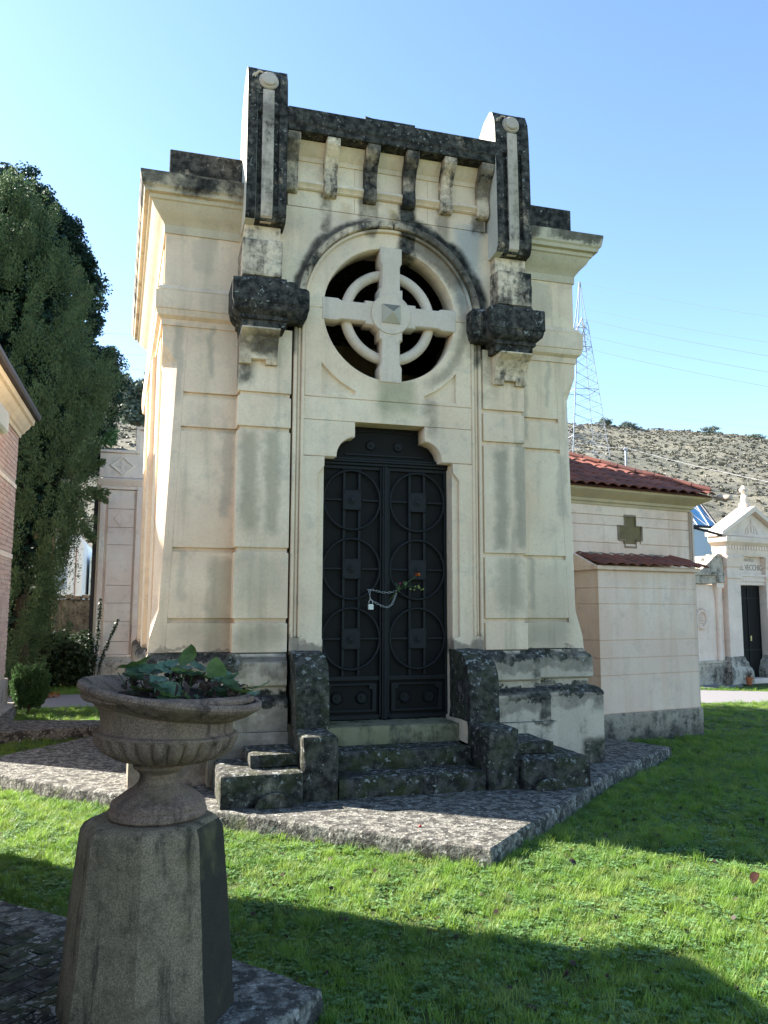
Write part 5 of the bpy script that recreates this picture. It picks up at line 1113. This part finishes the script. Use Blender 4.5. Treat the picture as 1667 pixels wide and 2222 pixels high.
# small litter stone on the slab by the tiled tomb
b = B(); b.lathe([(.001, 0), (.03, .005), (.035, .02), (.02, .04), (.001, .045)], 8, caps=False).roughen(.006, 20); o = b.build('pebble', WHITEP, smooth=True); o.location = (3.05, 1.45, .0); tag(o, 'small white stone on the paving near the tiled tomb', 'stone')
b = B(); b.lathe([(.001, 0), (.012, .002), (.014, .010), (.001, .018)], 8, caps=False); o = b.build('berry', plain('red_berry', (.4, .04, .03), .4), smooth=True); o.location = (-.28, -2.0, .0); tag(o, 'tiny red berry on the paving before the steps', 'berry')
b = B(); b.prism([(.16*math.cos(R(a)), .12*math.sin(R(a))) for a in range(0, 181, 12)], 'y', 0, .05); mk = b.build('arched_stone', STEPM, None, .006); mk.location = (-1.22, -1.19, 0); tag(mk, 'small arched dark stone leaning on the left side block', 'stone')
b = B(); b.prism([(.15*math.cos(R(a)), .10*math.sin(R(a))) for a in range(0, 181, 12)], 'y', 0, .05); mk = b.build('arched_stone', STEPM, None, .006); mk.location = (1.22, -1.18, 0); tag(mk, 'small arched dark stone leaning on the right side block', 'stone')

# --- grass: one GN object per lawn, clumps of real blades
def clump(seed, n=54, R_=.075, h=(.018, .042), wd=.0034):
    r = np.random.default_rng(seed); V, F = [], []
    for k in range(n):
        a = r.uniform(0, 6.283); q = R_*math.sqrt(r.random()); x, y = q*math.cos(a), q*math.sin(a); H = r.uniform(*h); d = r.uniform(0, 6.283); bend = r.uniform(.2, .9)*H; w_ = wd*r.uniform(.7, 1.4)
        dx, dy = math.cos(d), math.sin(d); px, py = -dy*w_/2, dx*w_/2; i = len(V)
        V += [(x-px, y-py, 0), (x+px, y+py, 0), (x+dx*bend*.3+px*.8, y+dy*bend*.3+py*.8, H*.55), (x+dx*bend*.3-px*.8, y+dy*bend*.3-py*.8, H*.55), (x+dx*bend+px*.1, y+dy*bend+py*.1, H), (x+dx*bend-px*.1, y+dy*bend-py*.1, H)]
        F += [(i, i+1, i+2, i+3), (i+3, i+2, i+4, i+5)]
    me = bpy.data.meshes.new('grass_clump'); me.from_pydata(V, [], F); me.materials.append(BLADE); return bpy.data.objects.new('grass_clump', me)
def clover(seed):
    r = np.random.default_rng(seed); V, F = [], []
    for k in range(9):
        a = r.uniform(0, 6.283); q = .06*math.sqrt(r.random()); x, y = q*math.cos(a), q*math.sin(a); z = r.uniform(.018, .032); s = r.uniform(.006, .010)
        for j in range(3):
            b_ = a+j*2.094; cx_, cy_ = x+s*math.cos(b_), y+s*math.sin(b_); i = len(V)
            V += [(cx_+s*math.cos(t), cy_+s*math.sin(t), z+.3*s*math.cos(t-b_)) for t in (0, 1.57, 3.14, 4.71)]; F += [(i, i+1, i+2, i+3)]
    me = bpy.data.meshes.new('clover_clump'); me.from_pydata(V, [], F); me.materials.append(CLOV); return bpy.data.objects.new('clover_clump', me)
clumps = bpy.data.collections.new('grass_clumps')
for k in range(4): clumps.objects.link(clump(k))
clumps.objects.link(clover(9)); clumps.objects.link(clover(10)); clumps.objects.link(clump(21, 30, .05, (.05, .085), .0036))
def inpoly(P, poly):
    x, y = P[:, 0], P[:, 1]; c = np.zeros(len(P), bool); n = len(poly)
    for i in range(n):
        x0, y0 = poly[i]; x1, y1 = poly[(i+1) % n]
        m = ((y0 > y) != (y1 > y)) & (x < (x1-x0)*(y-y0)/(y1-y0+1e-9)+x0); c ^= m
    return c
block = [[(0, -2.65), (2.2, -.58), (3.66, .52), (3.0, 1.75), (2.6, 4.6), (-1.6, 4.9), (-4.1, 1.36), (-1.67, -1.14)],
         [(-1.475, -4.27), (-4.6, -1.15), (-7.4, -1.1), (-7.6, -6), (-3.3, -6.1)], [(-2.35, 4.2), (-2.9, 4.52), (-4.09, 4.79), (-4.25, 6.7), (-9, 6.8), (-9, 1.7), (-4.35, 1.75), (-4.2, 3.56)],
         [(3.2, 1.45), (5.6, 2.4), (5.0, 5.5), (2, 5)],
         [(-30, 8.4), (-4.6, 7.45), (0, 7.0), (4.4, 6.1), (7.68, 5.11), (8.91, 4.94), (30, 1.5), (30, 3.4), (10.4, 6.5), (9.2, 7.1), (4.6, 8.2), (0, 9.0), (-4.0, 9.5), (-30, 10.6)],
         [(9.0, 7.6), (10.9, 7.3), (14, 8.3), (14, 12), (9, 12)]]
def pts(n, x0, x1, y0, y1):
    P = nrg.uniform((x0, y0), (x1, y1), (n, 2)); rel = P-np.array(CAM[:2]); f2 = np.array([math.sin(YAW), math.cos(YAW)]); r2 = np.array([math.cos(YAW), -math.sin(YAW)])
    dep = rel@f2; lat = rel@r2; k = (dep > .5) & (np.abs(lat) < dep*.52+.3)
    for q in block: k &= ~inpoly(P, q)
    return P[k]
A_ = pts(66000, -4.5, 6.6, -6.2, 1.8); B_2 = pts(15000, 1.5, 12, .5, 8.5); C_2 = pts(9000, -5.5, -1.5, 1.5, 12.5)
E_ = []
for (p, q) in (((0, -2.68), (3.70, .50)), ((0, -2.68), (-4.1, 1.33)), ((-1.45, -4.27), (-4.6, -1.12)), ((-1.45, -4.27), (-3.0, -5.8))):
    n_ = 420; t_ = nrg.random((n_, 1)); p, q = np.array(p), np.array(q); d_ = (q-p)/np.linalg.norm(q-p); nn_ = np.array([d_[1], -d_[0]]); nn_ = nn_ if (nn_@np.array([.5, -1]) > 0) or p[0] < -1 else -nn_
    if p[0] < -1: nn_ = np.array([.707, .707]) if q[1] > -2 else np.array([.707, -.707])
    E_.append(p+(q-p)*t_+nn_*nrg.random((n_, 1))*.06)
PP = np.concatenate([A_, B_2, C_2])
pn = np.array([mnoise.fractal(Vector((p[0]*1.9, p[1]*1.9, 3)), .8, 2.1, 4) for p in PP]); PP = PP[(pn > -.22) | (nrg.random(len(PP)) < .30)]
PP = np.concatenate([PP]+E_)
zz = G+.012*np.sin(PP[:, 0]*1.7+PP[:, 1]*.6)*np.cos(PP[:, 1]*1.3-PP[:, 0]*.4)-.004
me = bpy.data.meshes.new('grass'); me.vertices.add(len(PP)); me.vertices.foreach_set('co', np.column_stack([PP, zz]).astype(np.float32).ravel()); me.update()
grass = link(bpy.data.objects.new('grass', me)); tag(grass, 'short green lawn grass around the paving and tombs', 'grass', kind='stuff')
ng = bpy.data.node_groups.new('grass_scatter', 'GeometryNodeTree'); ng.interface.new_socket('Geometry', in_out='INPUT', socket_type='NodeSocketGeometry'); ng.interface.new_socket('Geometry', in_out='OUTPUT', socket_type='NodeSocketGeometry')
N_ = ng.nodes; gi = N_.new('NodeGroupInput'); go = N_.new('NodeGroupOutput'); ip = N_.new('GeometryNodeInstanceOnPoints'); ci = N_.new('GeometryNodeCollectionInfo')
ci.inputs['Collection'].default_value = clumps; ci.inputs['Separate Children'].default_value = True; ci.inputs['Reset Children'].default_value = True
ip.inputs['Pick Instance'].default_value = True
rv = N_.new('FunctionNodeRandomValue'); rv.data_type = 'FLOAT_VECTOR'; rv.inputs[0].default_value = (-.12, -.12, 0); rv.inputs[1].default_value = (.12, .12, 6.283)
rs = N_.new('FunctionNodeRandomValue'); rs.data_type = 'FLOAT'; rs.inputs[2].default_value = .6; rs.inputs[3].default_value = 1.25; rs.inputs['Seed'].default_value = 4
ng.links.new(gi.outputs[0], ip.inputs['Points']); ng.links.new(ci.outputs[0], ip.inputs['Instance']); ng.links.new(rv.outputs[0], ip.inputs['Rotation']); ng.links.new(rs.outputs[1], ip.inputs['Scale']); ng.links.new(ip.outputs[0], go.inputs[0])
mp = N_.new('GeometryNodeMeshToPoints'); ng.links.new(gi.outputs[0], mp.inputs[0]); ng.links.new(mp.outputs[0], ip.inputs['Points'])
md = grass.modifiers.new('scatter', 'NODES'); md.node_group = ng

# --- hill growth
r2_ = np.random.default_rng(21); c_, q_ = [], []
for k in range(8500):
    az = R(r2_.uniform(-8, 46)); d = 60+100*math.sqrt(r2_.random()); x, y = d*math.sin(az), -8+d*math.cos(az); s_ = r2_.uniform(.12, .36); c_.append((x, y, hz(x, y)+s_*.2)); q_.append((s_, s_, s_*.55))
V_, F_ = scatter_leaves(c_, q_, 18, .30, .3, 31, .2); o = mesh_obj('dry_scrub', V_, F_, leaf_mat('dry_scrub_foliage', (.15, .145, .11), (.20, .185, .135), (.105, .11, .085), .1)); tag(o, 'dry grey-brown scrub covering the hillside', 'scrub', kind='stuff')
def hill_shrub(px_az, d, h, wd, label, m=SHRUBF, name='hill_tree', n=60, trunk_=True):
    az = R(px_az); x, y = d*math.sin(az)-2.2, -7.8+d*math.cos(az); z = hz(x, y)-.1
    e = empty(name, (x, y, z), label=label, cat='tree' if h > 1.6 else 'bush', group='trees and bushes on the hillside')
    C_ = [(rr.uniform(-wd, wd)*.7, rr.uniform(-wd, wd)*.5, h*rr.uniform(.25, .9)) for k in range(n)]
    V, F = scatter_leaves(C_, [(wd*.38, wd*.38, h*.16)]*n, 60, h*.07+.08, .4, int(d)); mesh_obj('crown', V, F, m, e)
    b = B(); b.tube([(0, 0, 0), (0, 0, h*.5)], [h*.04, h*.02], 6); b.build('trunk', TWIG, e)
# az = yaw measured from +y; frame left edge is about -9 deg
hill_shrub(-1.2, 112, 7.5, 2.6, 'grey-green rounded tree on the hillside left of the mausoleum')
hill_shrub(-2.9, 138, 5.0, 2.4, 'bluish tree near the hilltop beside the cypress')
hill_shrub(-3.3, 96, 2.6, 1.3, 'small light green bush lower on the left hillside', JUN)
hill_shrub(-.2, 150, 6, 2, 'tree on the hilltop just left of the mausoleum cornice')
for az, d, h, l in ((31.6, 155, 1.5, 'dark low bush on the hill crest nearest the pylon'), (33.3, 155, 1.3, 'flat dark bush on the crest right of the pylon'), (38.6, 152, 1.6, 'round dark bush on the crest towards the right'), (41.2, 152, 1.0, 'tiny bush on the crest at far right')):
    hill_shrub(az, d, h, 1.8, l, SHRUBF, 'hill_bush', 24)

# ================================================================== PYLON AND CABLES
def bear(u, v, d):                                       # point at horizontal distance d along the photo ray (photo pixels)
    D = fw+rt2*((u-833.5)/1750)-up2*((v-1111)/1750); k = d/math.hypot(D.x, D.y); return Vector(CAM)+D*k
PYD = 95
top = bear(1254, 612, PYD); base = bear(1268, 1000, PYD)
hb = base.z; HP = top.z-hb
py = empty('pylon', (base.x, base.y, hb), R(-8), label='tall pale lattice electricity pylon on the hillside right of the mausoleum', cat='pylon')
lean = Vector((top.x-base.x, top.y-base.y))
hw = lambda t: 2.05*(1-t)**1.05+.16 if t < .75 else max(.04, .62*(1-t)/.25*.9)
legs = [(-1, -1), (1, -1), (1, 1), (-1, 1)]
def pp_(i, t): return (legs[i][0]*hw(t), legs[i][1]*hw(t), HP*t)
for i in range(4):
    b = B(); b.tube([pp_(i, t) for t in np.linspace(0, 1, 16)], .070 if i in (0, 3) else .040, 4); b.build('pylon_leg', GALV, py)
b = B(); ts = [0]+[1-(1-k/17)**1.0 for k in range(1, 17)]
for i in range(4):
    j = (i+1) % 4
    for t0, t1 in zip(ts, ts[1:]):
        if t1 > .80: continue
        b.tube([pp_(i, t0), pp_(j, t1)], .024, 3); b.tube([pp_(j, t0), pp_(i, t1)], .024, 3)
    for t in (0.12, .38, .62): b.tube([pp_(i, t), pp_(j, t)], .045, 3)
o = b.build('lattice_bracing', GALV, py); o['kind'] = 'stuff'
b = B(); b.tube([(-.5, -.2, HP*.64), (.4, -.2, HP*.74), (.1, -.2, HP*.79), (-.6, -.2, HP*.72)], .09, 4); b.tube([(-.7, 0, HP*.60), (-.35, 0, HP*.78)], .08, 4); b.tube([(.6, 0, HP*.60), (.2, 0, HP*.78)], .08, 4)
for z in (.66, .70, .74): b.tube([(-.7, 0, HP*z), (.7, 0, HP*z)], .05, 4)
b.build('cross_arm', GALV, py)
W_ = [((1254, 612), (1700, 692), 'topmost'), ((1262, 668), (1700, 748), 'second'), ((1266, 692), (1700, 778), 'third'), ((1268, 727), (1700, 813), 'fourth'), ((1270, 755), (1700, 845), 'fifth'), ((1285, 882), (1700, 932), 'lowest')]
for a, c_, nm in W_:
    p, q = bear(*a, PYD), bear(*c_, 60); P_ = []
    for k in range(17):
        t = k/16; r0 = p.lerp(q, t); r0.z -= .18*4*t*(1-t); P_.append(r0-p)
    b = B(); b.tube(P_, .011 if nm not in ('third', 'fourth', 'fifth') else .017, 4)
    o = b.build('power_cable', WIRE); o.location = p; tag(o, nm+' thin power cable running from the pylon to the right', 'cable', 'power cables from the pylon')
for a, c_, nm in (((205, 722), (310, 727), 'upper'), ((205, 768), (310, 771), 'middle'), ((270, 800), (312, 803), 'lower')):
    p, q = bear(*a, PYD), bear(*c_, PYD); b = B(); b.tube([(0, 0, 0), q-p], .012, 4); o = b.build('power_cable', WIRE); o.location = p; tag(o, nm+' faint power cable crossing the sky left of the mausoleum', 'cable', 'power cables from the pylon')
pb = bear(1359, 1020, 70); pt = bear(1358, 971, 70)
ple = empty('utility_pole', (pb.x, pb.y, pb.z-1), label='short pale pole on the hillside carrying a white cable', cat='pole')
b = B(); b.tube([(0, 0, 0), (0, 0, pt.z-pb.z+1)], .09, 6); b.build('pole_shaft', GALV, ple); b = B(); b.box(-.2, .2, -.05, .05, pt.z-pb.z+.8, pt.z-pb.z+.9); b.build('pole_cap', GALV, ple)
for (p, q, nm) in ((pt, bear(1285, 966, 92), 'pale cable from the short pole to the pylon foot'), (pt, bear(1700, 1052, 45), 'pale cable from the short pole down to the right')):
    b = B(); b.tube([(q-p)*t+Vector((0, 0, -.12*4*t*(1-t))) for t in np.linspace(0, 1, 12)], .012, 4); o = b.build('overhead_cable', WIREL); o.location = p; tag(o, nm, 'cable')
# thin high haze/cloud is left to the sky itself
